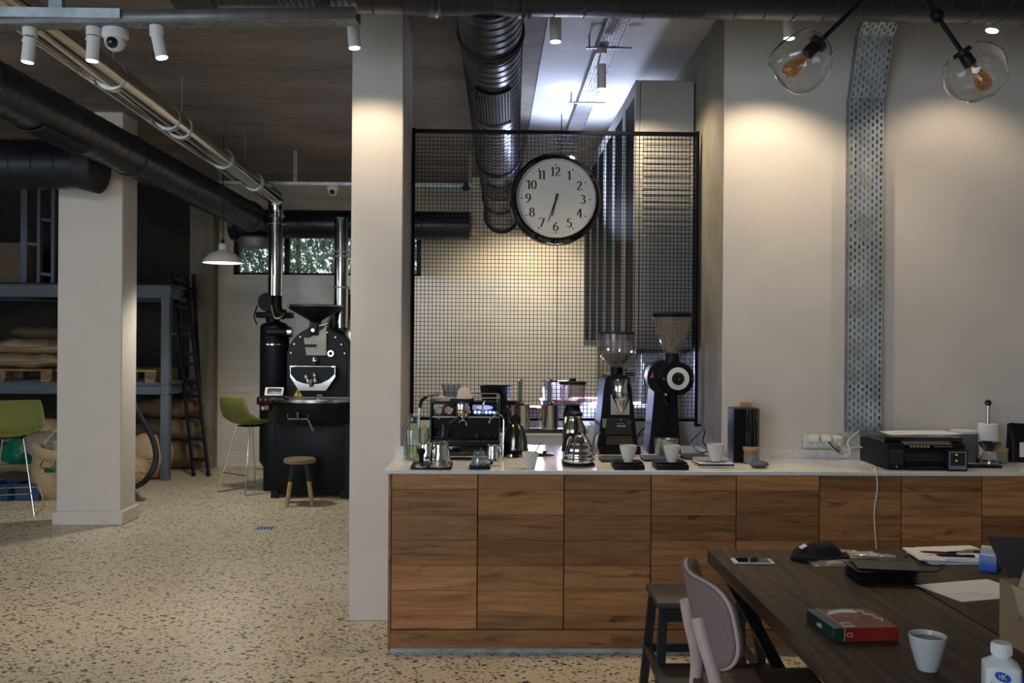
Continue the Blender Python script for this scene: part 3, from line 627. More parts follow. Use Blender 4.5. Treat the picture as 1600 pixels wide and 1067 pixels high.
# ------------------------------------------------------------------ chandelier with two glass globes
t = thing('globe_chandelier', 'black branching ceiling lamp with two clear glass globes over the table', 'lamp', (1.5, 3.4, CZ))
g1, g2 = PT(1248, 97, 3.4), PT(1527, 116, 3.45); O = t.location.copy()
j1, j2 = PT(1352, -4, 3.4), PT(1464, 25, 3.45)
hub = PT(1410, -60, 3.4)
m = MB().tube([j1 - O, hub - O, j2 - O], .010, 10); m.cyl(hub - O, Vector((hub.x, hub.y, CZ)) - O, .01, n=10); m.ball(hub - O, .025); m.build('stem', black, t)
m = MB().cyl(Vector((hub.x, hub.y, CZ - .03)) - O, Vector((hub.x, hub.y, CZ)) - O, .06); m.build('canopy', black, t)
for k, (g, j) in enumerate(((g1, j1), (g2, j2))):
    d = (g - j).normalized(); R = .121; nk = g - d * R * .80; ax = d
    m = MB().cyl(j - O, nk - O, .009, n=10); m.ball(j - O, .026 if k else .014, 12); m.build('arm', black, t)
    m = MB(); m.lathe([(.0, -.012), (.034, -.012), (.036, .004), (.02, .006), (.024, .012), (.024, .052), (.019, .058), (.0, .058)], 24, nk - O, ax); m.build('socket', black, t)
    x, y = MB().frame(ax)
    dents = [(x * .75 + y * .3 + ax * .55).normalized(), (-x * .6 - y * .4 + ax * .6).normalized(), (y * .9 - ax * .1).normalized(), (ax + x * .2).normalized()]
    def gl(u, v, ax=ax, x=x, y=y, dents=dents, g=g):
        th = PI * (0.16 + 0.84 * u) if u < 1 else PI; ph = 2 * PI * v; n_ = -ax * math.cos(th) + (x * math.cos(ph) + y * math.sin(ph)) * math.sin(th); r = R * (1 + .03 * math.sin(2 * ph + 1) * math.sin(th))
        for dd in dents:
            w_ = max(0, n_.dot(dd) - .62) / .38; r -= R * .16 * w_ * w_ * (3 - 2 * w_)
        return g - O + n_ * r
    m = MB().grid(gl, 28, 44, cv=True); m.build('globe', glass, t, ang=180)
    b0 = nk + d * .052
    m = MB(); m.lathe([(.013, 0), (.014, .012), (.018, .03), (.026, .055), (.031, .078), (.030, .095), (.022, .108), (.008, .115), (0, .116)], 28, b0 - O, ax); m.build('bulb', clear('amber_glass', (0.93, 0.66, 0.40), .02, 1.6, .12, (.55, .30, .12)), t)
    m = MB()
    for q in range(8):
        a1 = 2 * PI * q / 8; a2 = a1 + PI / 8; P1 = b0 + ax * .03 + (x * math.cos(a1) + y * math.sin(a1)) * .007; P2 = b0 + ax * .09 + (x * math.cos(a2) + y * math.sin(a2)) * .017; m.tube([P1 - O, P2 - O], .0009, 5)
    m.build('filament', mat('copper_filament', (.50, .20, .08), .35, .6), t)

# ------------------------------------------------------------------ pendant lamp by the roaster
c = PT(348, 411, 8.6)
t = thing('dome_pendant_lamp', 'white enamel dome pendant lamp glowing near the roaster', 'lamp', c)
m = MB(); m.lathe([(.18, 0), (.182, .006), (.165, .04), (.12, .085), (.055, .11), (.04, .125), (.04, .17), (.03, .18), (.0, .18)], 40); m.build('lamp_shade', white, t)
m = MB(); m.lathe([(.177, .004), (.16, .036), (.115, .078), (.0, .095)], 40); m.build('shade_lining', pendglow, t)
m = MB().ball((0, 0, .05), .035); m.build('bulb', emit('bulb_glow', (1, .97, .95), 8), t)
m = MB().cyl((0, 0, .18), (0, 0, CZ - c.z), .004, n=6); m.cyl((0, 0, .18), (0, 0, .22), .015, n=10); m.build('cord', black, t)
spot('pendant_beam', c + Vector((0, 0, .0)), c + Vector((0, 0, -1)), 75, (1.0, 0.93, 0.82), 150, .5, .12)

# ------------------------------------------------------------------ back room: wall lamp, louvred cabinets, added unseen uplights
c = PT(832, 372, 10.3)
t = thing('ceiling_downlight', 'small warm downlight glowing on the rear wall behind the clock', 'lamp', (c.x, 10.3, c.z))
MB().lathe([(.05, 0), (.052, .1), (.02, .12), (0, .12)], 20).build('lamp_shade', black, t); MB().cyl((0, 0, .002), (0, 0, .006), .045).build('lens', lampglow, t); MB().cyl((0, 0, .12), (0, 0, CZ - c.z), .006, n=6).build('rod', black, t)
spot('wall_downlight', (c.x, 10.3, c.z - .01), (c.x + .05, 11.3, 1.5), 95, (1.0, .86, .66), 140, .6)
x0, x1, y0, y1, z0, z1 = 0.906, 1.28, 5.86, 9.1, 1.52, 3.235
t = thing('louvred_wall_cabinet', 'long grey wall cabinet with dark slatted doors high behind the mesh', 'cabinet', (0, 0, 0))
cabm = mat('grey_cabinet', (0.40, 0.40, 0.385), 0.5, var=.05)
m = MB().box((x0 + .03, y0, z0), (x1, y1, z1), .004, 1); m.build('body', cabm, t)
nD = 6; DW = (y1 - y0) / nD
for k in range(nD):
    a0 = y0 + .0 + k * DW; m = MB(); e = .07
    m.box((x0, a0 + .004, z0), (x0 + .026, a0 + e, z1)); m.box((x0, a0 + DW - e, z0), (x0 + .026, a0 + DW - .004, z1)); m.box((x0, a0 + e, z1 - .08), (x0 + .026, a0 + DW - e, z1)); m.box((x0, a0 + e, z0), (x0 + .026, a0 + DW - e, z0 + .05)); dr = m.build('door', cabm, t)
    m = MB().box((x0 + .022, a0 + e, z0 + .05), (x0 + .029, a0 + DW - e, z1 - .08))
    for q in range(9): yy = a0 + e + .02 + (DW - 2 * e - .04) * q / 8; m.box((x0 + .004, yy - .009, z0 + .05), (x0 + .022, yy + .009, z1 - .08))
    m.build('slats', black, dr)
m = MB(); 
for k in range(34): m.box((x0 + .05, y0 - .006, z0 + .06 + k * .04), (x1 - .03, y0, z0 + .085 + k * .04), .002, 1)
m.build('ribbed_panel', cabm, t)
t = thing('added_batten', 'added white linear lamp, out of sight on top of the grey wall cabinet', 'lamp', (1.1, 7.2, 3.24))  # unseen lamp added to throw bluish light onto the ceiling
MB().box((-.04, -.7, 0), (.04, .7, .03)).build('housing', white, t); MB().box((-.03, -.68, .03), (.03, .68, .034)).build('diffuser', emit('added_lamp_glow', (.72, .80, 1.0), 6), t)
area('added_batten_glow', (1.02, 7.2, 3.29), (0.9, 7.1, 4.6), .06, 1.3, 8, (.70, .78, 1.0))
t = thing('under_cabinet_lamp', 'slim bluish lamp under the grey wall cabinet', 'lamp', (1.1, 7.1, 1.518))
MB().box((-.16, -1.1, -.03), (.17, 1.1, 0)).build('housing', steelpaint, t); m = MB()
for y in (-.95, -.35, .3): m.box((-.165, y, -.028), (-.14, y + .06, -.012))
m.build('lens', emit('cool_led', (.75, .78, 1.0), 12), t)
area('under_cabinet_glow', (0.97, 7.1, 1.47), (1.22, 7.0, 0.9), .2, 2.2, 150, (.56, .62, 1.0))

t = thing('added_uplight', 'small added bluish uplight, hidden behind the wall clock', 'lamp', (0.56, 7.6, 2.45)); MB().lathe([(0, 0), (.05, .01), (.09, .05), (.088, .052), (.05, .02), (0, .015)], 24).build('lamp_shade', black, t); MB().lathe([(0, .04), (.08, .045)], 20).build('diffuser', emit('added_lamp_glow', (.72, .80, 1.0), 6), t); MB().cyl((0, .0, .045), (0, 0, CZ - 2.45), .004, n=6).build('rod', black, t)  # lamp added out of view behind the clock to brighten the back-room ceiling
spot('added_uplight_beam', (.56, 7.6, 2.51), (.75, 7.0, 3.45), 135, (.62, .70, 1.0), 132, .9, .12)
from mathutils import noise as mnoise
# ------------------------------------------------------------------ roasting machine
b = FL(478, 778); Y0 = b.y; s = Y0 / FPX
rd = 0.0
def rx(p): return PT(p, 600, Y0 + rd).x - b.x
def rz(p): return PT(490, p, Y0 + rd).z
t = thing('coffee_roaster', 'large black drum coffee roaster with round cooling tray and wide funnel hopper', 'coffee roaster', b)
m = MB().box((rx(428), 0, rz(772)), (rx(552), 0.75, rz(650)), .012); m.box((rx(425), -.02, rz(778)), (rx(436), .03, rz(765))); m.box((rx(533), -.02, rz(778)), (rx(552), .03, rz(765))); m.box((rx(540), -.012, rz(768)), (rx(550), 0, rz(655))); m.build('base_cabinet', black, t)
cx = rx(492); ct = (cx, .25, 0)
rd = .0; m = MB().lathe([(0, rz(662)), (.40, rz(662)), (.44, rz(655)), (.455, rz(630)), (.455, rz(626))], 56, (cx, .22, 0)); m.build('cooling_tray', black, t)
m = MB().lathe([(.455, rz(628)), (.47, rz(627)), (.47, rz(623)), (.44, rz(623)), (.43, rz(627))], 56, (cx, .22, 0)); m.build('tray_rim', steel, t)
m = MB().cyl((cx, .22, rz(626) - .02), (cx, .22, rz(627)), .44, n=48); m.build('tray_sieve', galvdark, t)
m = MB().cyl((cx, .22, rz(627)), (cx, .22, rz(618)), .03); m.box((cx - .4, .205, rz(624)), (cx + .4, .235, rz(622))); m.build('stirring_arm', chrome, t)
rd = .5; R = .32; cz = rz(559); cc_ = rx(496)
poly = [(cc_ - R, rz(640))] + [(cc_ - R * math.cos(PI * k / 24), cz + R * math.sin(PI * k / 24)) for k in range(25)] + [(cc_ + R, rz(640))]
m = MB().prism(poly, .52, 1.25); m.build('drum_housing', black, t)
m = MB().prism([(cc_ + (x - cc_) * .94, cz + (z - cz) * .94) for x, z in poly], .505, .52); m.build('face_plate', blackm, t)
m = MB()
for k in range(9):
    a = PI * (k + .5) / 9; m.cyl((cc_ - R * .88 * math.cos(a), .500, cz + R * .88 * math.sin(a)), (cc_ - R * .88 * math.cos(a), .506, cz + R * .88 * math.sin(a)), .007, n=8)
m.build('bolt', steel, t)
hx = rx(491)
m = MB().lathe([(.03, rz(508)), (.05, rz(505)), (.07, rz(500)), (.27, rz(483)), (.285, rz(480)), (.285, rz(477)), (.27, rz(478)), (.06, rz(498))], 48, (hx, .55, 0)); m.build('hopper', black, t)
m = MB().lathe([(.286, rz(479)), (.29, rz(478)), (.286, rz(476.5)), (.275, rz(477))], 48, (hx, .55, 0)); m.build('hopper_rim', steel, t)
m = MB().box((rx(484), .44, rz(524)), (rx(498), .60, rz(503)), .01); m.build('hopper_neck', black, t)
m = MB().cyl((rx(490), .43, rz(516)), (rx(490), .44, rz(516)), .018); m.cyl((rx(512), .46, rz(505)), (rx(500), .46, rz(509)), .012); m.build('neck_lever', steel, t)
perfm = mat('perforated_plate', (.22, .21, .18), .4, .7)
m = MB().prism([(rx(475), rz(528)), (rx(510), rz(510)), (rx(510), rz(555)), (rx(479), rz(555))], .475, .50); m.build('perforated_guard', perfm, t)
m = MB()
for i in range(9):
    for j in range(9):
        px_, pz_ = 480 + i * 3.5, 532 + j * 2.6
        m.cyl((rx(px_), .473, rz(pz_)), (rx(px_), .476, rz(pz_)), .0045, n=6)
m.build('guard_holes', ink, t)
m = MB().box((rx(477), .46, rz(542)), (rx(495), .478, rz(538))); m.prism([(rx(478), rz(528)), (rx(482), rz(512)), (rx(504), rz(508)), (rx(506), rz(512)), (rx(484), rz(527))], .45, .475); m.build('chute_bracket', black, t)
m = MB().ball((rx(493), .45, rz(563)), .04, 24, (1, .7, 1)); m.cyl((rx(493), .46, rz(563)), (rx(493), .5, rz(563)), .022); m.build('sample_knob', chrome, t)
m = MB().lathe([(.018, -.02), (.034, -.02), (.036, 0), (.036, .01), (.018, .01), (.016, 0)], 28, (rx(517), .49, rz(552)), (0, 1, 0)); m.build('sight_glass_ring', goldsteel, t)
# discharge door: half bowl
m = MB()
top = [(rx(458), rz(575)), (rx(458), rz(588)), (rx(471), rz(609)), (rx(513), rz(609)), (rx(527), rz(588)), (rx(527), rz(575))]
m.prism(top, .36, .50); m.build('discharge_chute', chrome, t)
m = MB(); m.prism([(rx(459), rz(573)), (rx(459), rz(584)), (rx(468), rz(594)), (rx(480), rz(598)), (rx(492), rz(600)), (rx(505), rz(598)), (rx(517), rz(592)), (rx(526), rz(584)), (rx(526), rz(573))], .34, .44); m.build('discharge_door', black, t)
m = MB()
for q in ((484, 588), (497, 585), (487, 594), (498, 593)): m.ball((rx(q[0]), .32, rz(q[1])), .028, 14)
m.cyl((rx(491), .33, rz(592)), (rx(491), .30, rz(603)), .012); m.build('door_handle', chrome, t)
m = MB()
for q in (460, 524): m.box((rx(q) - .02, .37, rz(577)), (rx(q) + .02, .42, rz(571)))
m.cyl((rx(462), .38, rz(572)), (rx(522), .38, rz(572)), .008); m.build('hinge', steel, t)
yel = mat('warning_yellow', (.55, .33, .02), .5)
m = MB().prism([(rx(459), rz(619)), (rx(473), rz(619)), (rx(466), rz(607))], .494, .504); m.build('warning_sign', yel, t)
m = MB().prism([(rx(465.2), rz(617)), (rx(466.8), rz(617)), (rx(467), rz(611)), (rx(465), rz(611))], .492, .494); m.build('warning_mark', ink, t)
rd = .2
rot = Matrix.Rotation(math.radians(-35), 3, 'X')
m = MB().box((rx(405), .38, rz(772)), (rx(426), .72, rz(630)), .01); m.build('side_column', black, t)
m = MB().box((rx(404), .12, rz(632)), (rx(446), .5, rz(620)), .01); m.build('control_box', blackm, t)
m = MB().box((rx(413), .22, rz(620)), (rx(442), .24, rz(605)), .006, 2, rot); pn = m.build('control_panel', white, t)
m = MB().box((rx(417), .213, rz(617.5)), (rx(439), .222, rz(608)), 0, 1, rot, ((rx(413) + rx(442)) / 2, .23, (rz(620) + rz(605)) / 2)); m.build('screen', gloss, pn)
m = MB()
for k in range(4): m.cyl((rx(411) + k * .05, .10, rz(624)), (rx(411) + k * .05, .125, rz(624)), .010)
m.build('button', mat('button_red', (.35, .06, .03), .4), t)
m = MB().cyl((rx(411), .20, rz(638)), (rx(411), .22, rz(638)), .02); m.build('switch_dial', white, t)
m = MB().cyl((rx(417), .19, rz(637)), (rx(417), .22, rz(637)), .025); m.build('emergency_button', mat('stop_orange', (.6, .15, .02), .4), t)
rd = -.24; m = MB().tube([(rx(450), -.24, rz(648)), (rx(450), -.24, rz(655)), (rx(482), -.24, rz(655)), (rx(482), -.24, rz(648))], .008, 8); m.tube([(rx(466), -.24, rz(655)), (rx(466), -.26, rz(645))], .012); m.tube([(rx(482), -.24, rz(656)), (rx(491), -.27, rz(673))], .010); m.build('tray_lever', steelpaint, t)
c = LP(428, 742, Vector((0, 10.0, 0))); bb = FL(428, 742); K = 10.0 / FPX
bb = Vector((PT(428, 700, 10.0).x, 10.0, 0)); zq = lambda p: PT(428, p, 10.0).z; xq = lambda p: PT(p, 600, 10.0).x - bb.x
t = thing('dust_cyclone', 'tall black cylinder dust collector standing behind the roaster', 'dust collector', bb)
r_ = xq(451); m = MB().lathe([(0, 0), (r_ * .6, 0), (r_ * .6, .15), (r_, .25), (r_, zq(510)), (r_ * .85, zq(506)), (r_ * .35, zq(502)), (r_ * .3, zq(490)), (0, zq(490))], 44); m.build('tank', black, t)
m = MB().lathe([(r_, zq(539.5)), (r_ + .012, zq(539)), (r_ + .012, zq(537)), (r_, zq(536.5))], 44); m.cyl((-r_ - .05, -.0, zq(538)), (-r_, 0, zq(538)), .01); m.build('clamp_ring', chrome, t)
m = MB().box((xq(403), -.12, zq(497)), (xq(455), .12, zq(488)), .01); m.cyl((xq(425), 0, zq(503)), (xq(425), 0, zq(485)), .07); m.build('fan_housing', black, t)
m = MB().cyl((xq(407), 0, zq(472)), (xq(422), 0, zq(472)), .05); m.cyl((xq(418), -.05, zq(472)), (xq(418), .1, zq(472)), .1); m.build('motor', black, t)
m = MB().tube([(xq(435), -.1, zq(462)), (xq(435), -.1, zq(480)), (xq(439), -.1, zq(489)), (xq(448), -.1, zq(492))], .055, 16, 4); m.build('hose', blackm, t)
m = MB().tube([(xq(430), -.22, zq(478)), (xq(436), -.25, zq(496)), (xq(446), -.25, zq(497)), (xq(452), -.22, zq(490))], .014, 8, 5); m.build('chain', chrome, t)
m = MB().cyl((xq(425), -.25, zq(519)), (xq(458), -.2, zq(519)), .04); m.build('side_pipe', black, t); m = MB().cyl((xq(456), -.2, zq(519)), (xq(462), -.2, zq(519)), .055); m.build('pipe_joint', chrome, t)
m = MB().tube([(xq(409), -.2, zq(478)), (xq(404), -.2, zq(495)), (xq(409), -.22, zq(508))], .008, 6, 4); m.build('cable', black, t)
t = thing('steel_ducting_cone', 'brushed steel cone at the back of the roaster by the pillar', 'ducting', (PT(545, 560, Y0 + .95).x, Y0 + 1.28, PT(545, 505, Y0 + 1.2).z))
m = MB().lathe([(.3, -.3), (.3, 0), (.22, .2), (.08, .32), (.08, .38)], 36); m.build('cone', steel, t)

# ------------------------------------------------------------------ wooden stool
b = FL(468, 788); sc = b.y / FPX
t = thing('wooden_stool', 'low round wooden stool with dark-banded legs in front of the roaster', 'stool', b, rz=.2)
H = (788 - 716) * sc
m = MB().lathe([(0, H - .045), (.135, H - .045), (.15, H - .035), (.15, H - .008), (.14, H), (0, H)], 36); m.t = .7; m.build('seat', rustic, t)
for k in range(4):
    a = PI / 4 + PI / 2 * k; e = Vector((math.cos(a), math.sin(a), 0)); m = MB(); m.cyl(e * .085 + Vector((0, 0, H - .045)), e * .165, .022, .019, 12); lg = m.build('leg', palletwood, t)
    m = MB(); p0 = e * .085 + Vector((0, 0, H - .045)); p1 = e * .165; m.cyl(p0 + (p1 - p0) * .02, p0 + (p1 - p0) * .42, .0235, n=12); m.build('painted_band', rubber, lg)
m = MB(); pts = [Vector((math.cos(PI / 4 + PI / 2 * k), math.sin(PI / 4 + PI / 2 * k), 0)) * .155 + Vector((0, 0, .045)) for k in range(4)]
m.tube(pts, .004, 6, closed=True); m.build('wire_ring', black, t)

# ------------------------------------------------------------------ green bar stools
def barstool(label, loc, rz):
    t = thing('bar_stool', label, 'bar stool', loc, rz, 'green bar stools on chrome sled legs'); sh = .70
    def shell(u, v):
        # u across, v from front edge over the seat up the back
        x = (u - .5) * 2
        if v < .55: q = v / .55; y = -.20 + .38 * q; z = sh + .02 - .025 * math.sin(PI * q) + .05 * x * x; wd = .235 - .01 * q
        else: q = (v - .55) / .45; y = .18 + .075 * math.sin(q * PI / 2); z = sh + .02 + .05 * x * x * (1 - q) + .27 * q; wd = .225 - .05 * q ** 1.5
        if v < .06: z -= .02 * (1 - v / .06)
        return Vector((x * wd, y - .02 * x * x, z))
    m = MB(); m.grid(shell, 17, 26); o = m.build('seat', green, t, ang=60); md = o.modifiers.new('pad', 'SOLIDIFY'); md.thickness = .028; md.offset = 0; md2 = o.modifiers.new('round', 'SUBSURF'); md2.levels = md2.render_levels = 1
    m = MB().box((-.09, -.12, sh - .03), (.09, .10, sh - .018)); m.build('mounting_plate', black, t)
    for sx in (-1, 1):
        m = MB().tube([(sx * .10, -.10, sh - .02), (sx * .215, -.235, .008), (sx * .215, .235, .008), (sx * .10, .09, sh - .02)], .0075, 10); m.build('sled_leg', chrome, t)
    m = MB().tube([(-.185, -.2, .20), (.185, -.2, .20)], .0065, 8); m.tube([(-.185, .2, .20), (.185, .2, .20)], .0065, 8); m.build('footrest', chrome, t)
    return t
barstool('green padded bar stool on chrome legs at far left by the coffee sacks', FL(20, 802), 0.28)
barstool('green padded bar stool on chrome legs left of the roaster', FL(391, 768), 2.5)

# ------------------------------------------------------------------ steel rack
YR = 10.2
zt0, zt1 = 2.0, 2.135; zl0, zl1 = .945, 1.065; xr = PT(266, 600, YR).x
t = thing('steel_storage_rack', 'grey painted steel beam rack holding pallets of coffee sacks', 'rack', (xr, YR, 0))
def ibeam(m, p, q, h=.12, w_=.1):
    p, q = Vector(p), Vector(q); z = Vector((0, 0, 1)); d = (q - p).normalized(); m.bar(p, q, w_, .012) if False else None
    side = d.cross(z)
    for dz in (-h / 2 + .006, h / 2 - .006): m.bar(p + z * dz, q + z * dz, w_, .012, z)
    m.bar(p, q, .01, h - .02, z)
for (z0, z1) in ((zt0, zt1), (zl0, zl1)):
    m = MB(); ibeam(m, (-3.6, .0, (z0 + z1) / 2), (0, 0, (z0 + z1) / 2), z1 - z0); ibeam(m, (-3.6, 1.25, (z0 + z1) / 2), (0, 1.25, (z0 + z1) / 2), z1 - z0)
    for x in (-.05, -1.7, -3.3): ibeam(m, (x, 0, (z0 + z1) / 2), (x, 1.25, (z0 + z1) / 2), z1 - z0)
    m.build('beam', steelpaint, t)
for x in (-.045, -3.3):
    for y in (0.0, 1.25):
        m = MB().box((x - .045, y - .04, 0), (x + .045, y - .03, zt0)); m.box((x - .045, y + .03, 0), (x + .045, y + .04, zt0)); m.box((x - .006, y - .03, 0), (x + .006, y + .03, zt0)); m.build('post', steelpaint, t)
m = MB().box((-3.6, -.04, zt1), (0, 1.3, zt1 + .02)); m.build('upper_deck', black, t)
m = MB()
for k in range(9): m.box((-3.5, .02 + k * .145, zl1), (-.05, .05 + k * .145, zl1 + .006))
m.build('deck_bars', steelpaint, t)
# railing / ladder frames stored on the deck
t = thing('metal_ladder_frame', 'thin grey metal ladder frame standing on top of the steel rack', 'ladder', (0, YR + .15, zt1 + .02)); zz = lambda p: PT(50, p, YR + .15).z - t.location.z
m = MB(); X = lambda p: PT(p, 400, YR + .15).x
for a_, w_ in ((39, .07), (62, .035), (84, .035)): m.box((X(a_) - w_ / 2, -.03, 0), (X(a_) + w_ / 2, .03, zz(285)))
m.build('rail', steelpaint, t); m = MB()
for (a_, b_, y_) in ((40, 62, 380), (62, 84, 342), (62, 84, 427)): m.bar((X(a_), 0, zz(y_)), (X(b_), 0, zz(y_ + 3)), .03, .03)
m.build('rung', steelpaint, t)
t = thing('cardboard_crate', 'dim brown cardboard carton on top of the steel rack at far left', 'box', (PT(8, 420, YR + .8).x, YR + .8, zt1 + .02)); B((-.5, -.2, 0), (.35, .2, .5), .01).build('carton', mat('dark_cardboard', (.20, .15, .10), .9), t); B((-.5, -.03, .5), (.35, .03, .503)).build('tape', blackm, t)
# pallets and sacks
def pallet(label, x, y, z, W=1.0, D=.9):
    t = thing('wooden_pallet', label, 'pallet', (x, y, z), group='wooden pallets on the steel rack'); m = MB()
    for k in range(7): m.t = rnd.random(); m.box((-W / 2, -D / 2 + k * D / 7, .115), (W / 2, -D / 2 + k * D / 7 + D / 9, .135))
    m.build('top_boards', palletwood, t); m = MB()
    for x_ in (-1, 0, 1):
        for y_ in (-1, 0, 1): m.t = rnd.random(); m.box((x_ * (W / 2 - .07) - .06, y_ * (D / 2 - .07) - .06, .02), (x_ * (W / 2 - .07) + .06, y_ * (D / 2 - .07) + .06, .115))
    each(m, 'block', palletwood, t); m = MB()
    for x_ in (-1, 0, 1): m.t = rnd.random(); m.box((x_ * (W / 2 - .07) - .05, -D / 2, 0), (x_ * (W / 2 - .07) + .05, D / 2, .02))
    m.build('bottom_boards', palletwood, t)
zp = zl1 + .006
pallet('pallet at the far left of the rack under stacked burlap sacks', PT(30, 590, YR + .5).x, YR + .52, zp, 1.15)
pallet('pallet on the rack seen right of the pillar, nothing on it', PT(190, 590, YR + .5).x, YR + .52, zp, 1.1)
def sack(label, c, L, W, H, rz=0.0, mt=None, seed=0, grp='filled burlap coffee sacks'):
    t = thing('coffee_sack', label, 'sack', c, rz, grp); rr = random.Random(seed); ph = [rr.uniform(0, 6) for _ in range(6)]
    def fn(u, v):
        a = 2 * PI * v; b_ = PI * (u - .5) * .998; cu_ = math.cos(b_); e = .55
        sg = lambda q, p: math.copysign(abs(q) ** p, q)
        x = L / 2 * sg(cu_, e) * sg(math.cos(a), .6); y = W / 2 * sg(cu_, e) * sg(math.sin(a), .7); z = H / 2 * sg(math.sin(b_), 1.0) * (1 - .35 * (abs(x) / (L / 2)) ** 4) * (1 - .3 * (abs(y) / (W / 2)) ** 3)
        z += .012 * math.sin(9 * x + ph[0]) * math.cos(8 * y + ph[1]) + .007 * math.sin(21 * x + ph[2] + 9 * y); return Vector((x, y, z + H / 2))
    MB().grid(fn, 18, 40, cv=True).build('sack_body', mt or burlap, t, ang=180)
    m = MB(); pts = [Vector((L / 2 * .97 * math.copysign(abs(math.cos(a)) ** .6, math.cos(a)), W / 2 * .99 * math.copysign(abs(math.sin(a)) ** .7, math.sin(a)), H / 2 + .01 * math.sin(5 * a))) for a in [2 * PI * k / 40 for k in range(20, 41)]]
    m.tube(pts, .006, 6); m.build('stitched_seam', burlapd, t); return t
zs = zp + .14
sack('lower of two burlap sacks on the left pallet, seam along its side', (PT(48, 570, YR + .4).x, YR + .45, zs), 1.05, .75, .17, 0, seed=1)
sack('upper burlap sack with dark print on the left pallet', (PT(56, 555, YR + .4).x, YR + .42, zs + .16), .95, .7, .17, .05, seed=2)
sack('dim burlap sack behind the top one on the left pallet', (PT(76, 545, YR + .9).x, YR + .9, zs + .31), .8, .5, .18, 0, burlapd, 3)
# floor sacks
sack('burlap sack lying on the floor at far left under the green bag', FL(-8, 765) + Vector((0, .45, 0.12)), .9, .6, .26, .2, seed=4)
sack('burlap sack lying on top at far left behind the bar stool', FL(-8, 765) + Vector((.05, .75, 0.40)), .8, .6, .26, -.1, seed=5)
sack('burlap sack on the floor right of the white pillar', FL(228, 752) + Vector((-.05, .25, 0)), .45, .6, .50, 0, seed=6)
sack('small burlap sack tipped beside the pillar under the black hose', FL(215, 758) + Vector((0, -.05, 0)), .26, .3, .30, 0, seed=7)
sack('dark burlap sack at the bottom of the pile behind the hose', FL(240, 748) + Vector((-.1, .9, 0)), .9, .6, .34, 0, burlapd, 8)
sack('dark burlap sack in the middle of the pile behind the hose', FL(240, 748) + Vector((-.1, .9, .345)), .9, .6, .26, 0, burlapd, 9)
sack('dark burlap sack on top of the pile behind the hose', FL(240, 748) + Vector((-.1, .9, .61)), .85, .6, .24, 0, burlapd, 10)
b = FL(78, 783); k_ = b.y / FPX
t = thing('open_coffee_sack', 'open burlap sack with rolled rim and green map print beside the pillar', 'sack', b + Vector((0, .28, 0)))
def osk(u, v):
    a = 2 * PI * v; z = u * .44; r = .245 + .03 * math.sin(PI * u) + .012 * math.sin(3 * a + 2) + .01 * math.sin(7 * a + 6 * u); r *= (.8 + .2 * min(1, u * 6)); return Vector((r * math.cos(a) * 1.08, r * math.sin(a), z))
MB().grid(osk, 18, 40, cv=True).build('sack_body', burlap, t, ang=180)
m = MB(); m.tube([Vector((.25 * math.cos(a) * 1.1, .24 * math.sin(a), .45 + .03 * math.sin(2 * a + 1))) for a in [2 * PI * k / 20 for k in range(20)]], .055, 14, 3, closed=True); m.build('rolled_rim', burlap, t, ang=180)
gp = mat('green_print', (.02, .10, .035), .9)
m = MB(); pr = [(.0, .40), (.06, .37), (.05, .32), (.09, .29), (.08, .24), (.13, .2), (.13, .13), (.10, .08), (.09, .02)]
def on(x, z, e=.004):
    a = -PI / 2 + x / .27; u = z / .44; r = .245 + .03 * math.sin(PI * u) + .012 * math.sin(3 * a + 2) + .01 * math.sin(7 * a + 6 * u); r *= (.8 + .2 * min(1, u * 6)); return Vector(((r + e) * math.cos(a) * 1.08, (r + e) * math.sin(a), z))
m.tube([on(x - .02, z) for x, z in pr], .005, 5, 3); m.tube([on(x, z) for x, z in ((-.08, .38), (-.1, .33), (-.03, .30), (.02, .33))], .005, 5, 3)
m.grid(lambda u, v: on(-.06 + .1 * u, .27 + .05 * v * (1 - .4 * u)), 6, 4); m.build('map_print', gp, t)
def crumple(t, nm, c, r, mt, sc=(1, 1, 1), seed=0, amp=.25, n=40):
    rr = random.Random(seed); ds = [Vector((rr.gauss(0, 1), rr.gauss(0, 1), rr.gauss(0, 1))).normalized() for _ in range(26)]
    def fn(u, v):
        n_ = Vector((math.cos(2 * PI * v) * math.sin(PI * (.01 + .98 * u)), math.sin(2 * PI * v) * math.sin(PI * (.01 + .98 * u)), math.cos(PI * (.01 + .98 * u)))); q = sum(max(0, n_.dot(d) - .75) / .25 * (1 if k % 2 else -1) for k, d in enumerate(ds)); p = n_ * r * (1 + amp * .35 * q + .16 * mnoise.turbulence(n_ * 2.2 + Vector((seed, 0, 0)), 3, True) - .08); return Vector(c) + Vector((p.x * sc[0], p.y * sc[1], p.z * sc[2]))
    return MB().grid(fn, n, n * 2, cv=True).build(nm, mt, t, ang=25)
t = thing('plastic_bag', 'knotted clear plastic bag in the mouth of the open burlap sack', 'bag', b + Vector((.0, .26, .42)))
crumple(t, 'bag_body', (0, 0, .04), .19, cello, (1, 1, .75), 3); MB().lathe([(.07, .0), (.02, .06), (.012, .09), (.05, .13), (.06, .15)], 14, (.0, 0, .15)).build('knotted_neck', cello, t)
t = thing('plastic_bag', 'clear plastic bag on the sacks behind the left bar stool', 'bag', b + Vector((-.22, .45, .45))); crumple(t, 'bag_body', (0, 0, .05), .2, cello, (1.1, 1, .7), 4)
t = thing('plastic_bag', 'shiny green plastic bag on the floor sacks behind the left stool', 'bag', FL(22, 765) + Vector((0, .1, .33))); crumple(t, 'bag_body', (0, 0, .05), .16, clear('green_polythene', (.1, .65, .45), .15, 1.2, .55, (.02, .32, .2)), (1.15, .9, .85), 5)
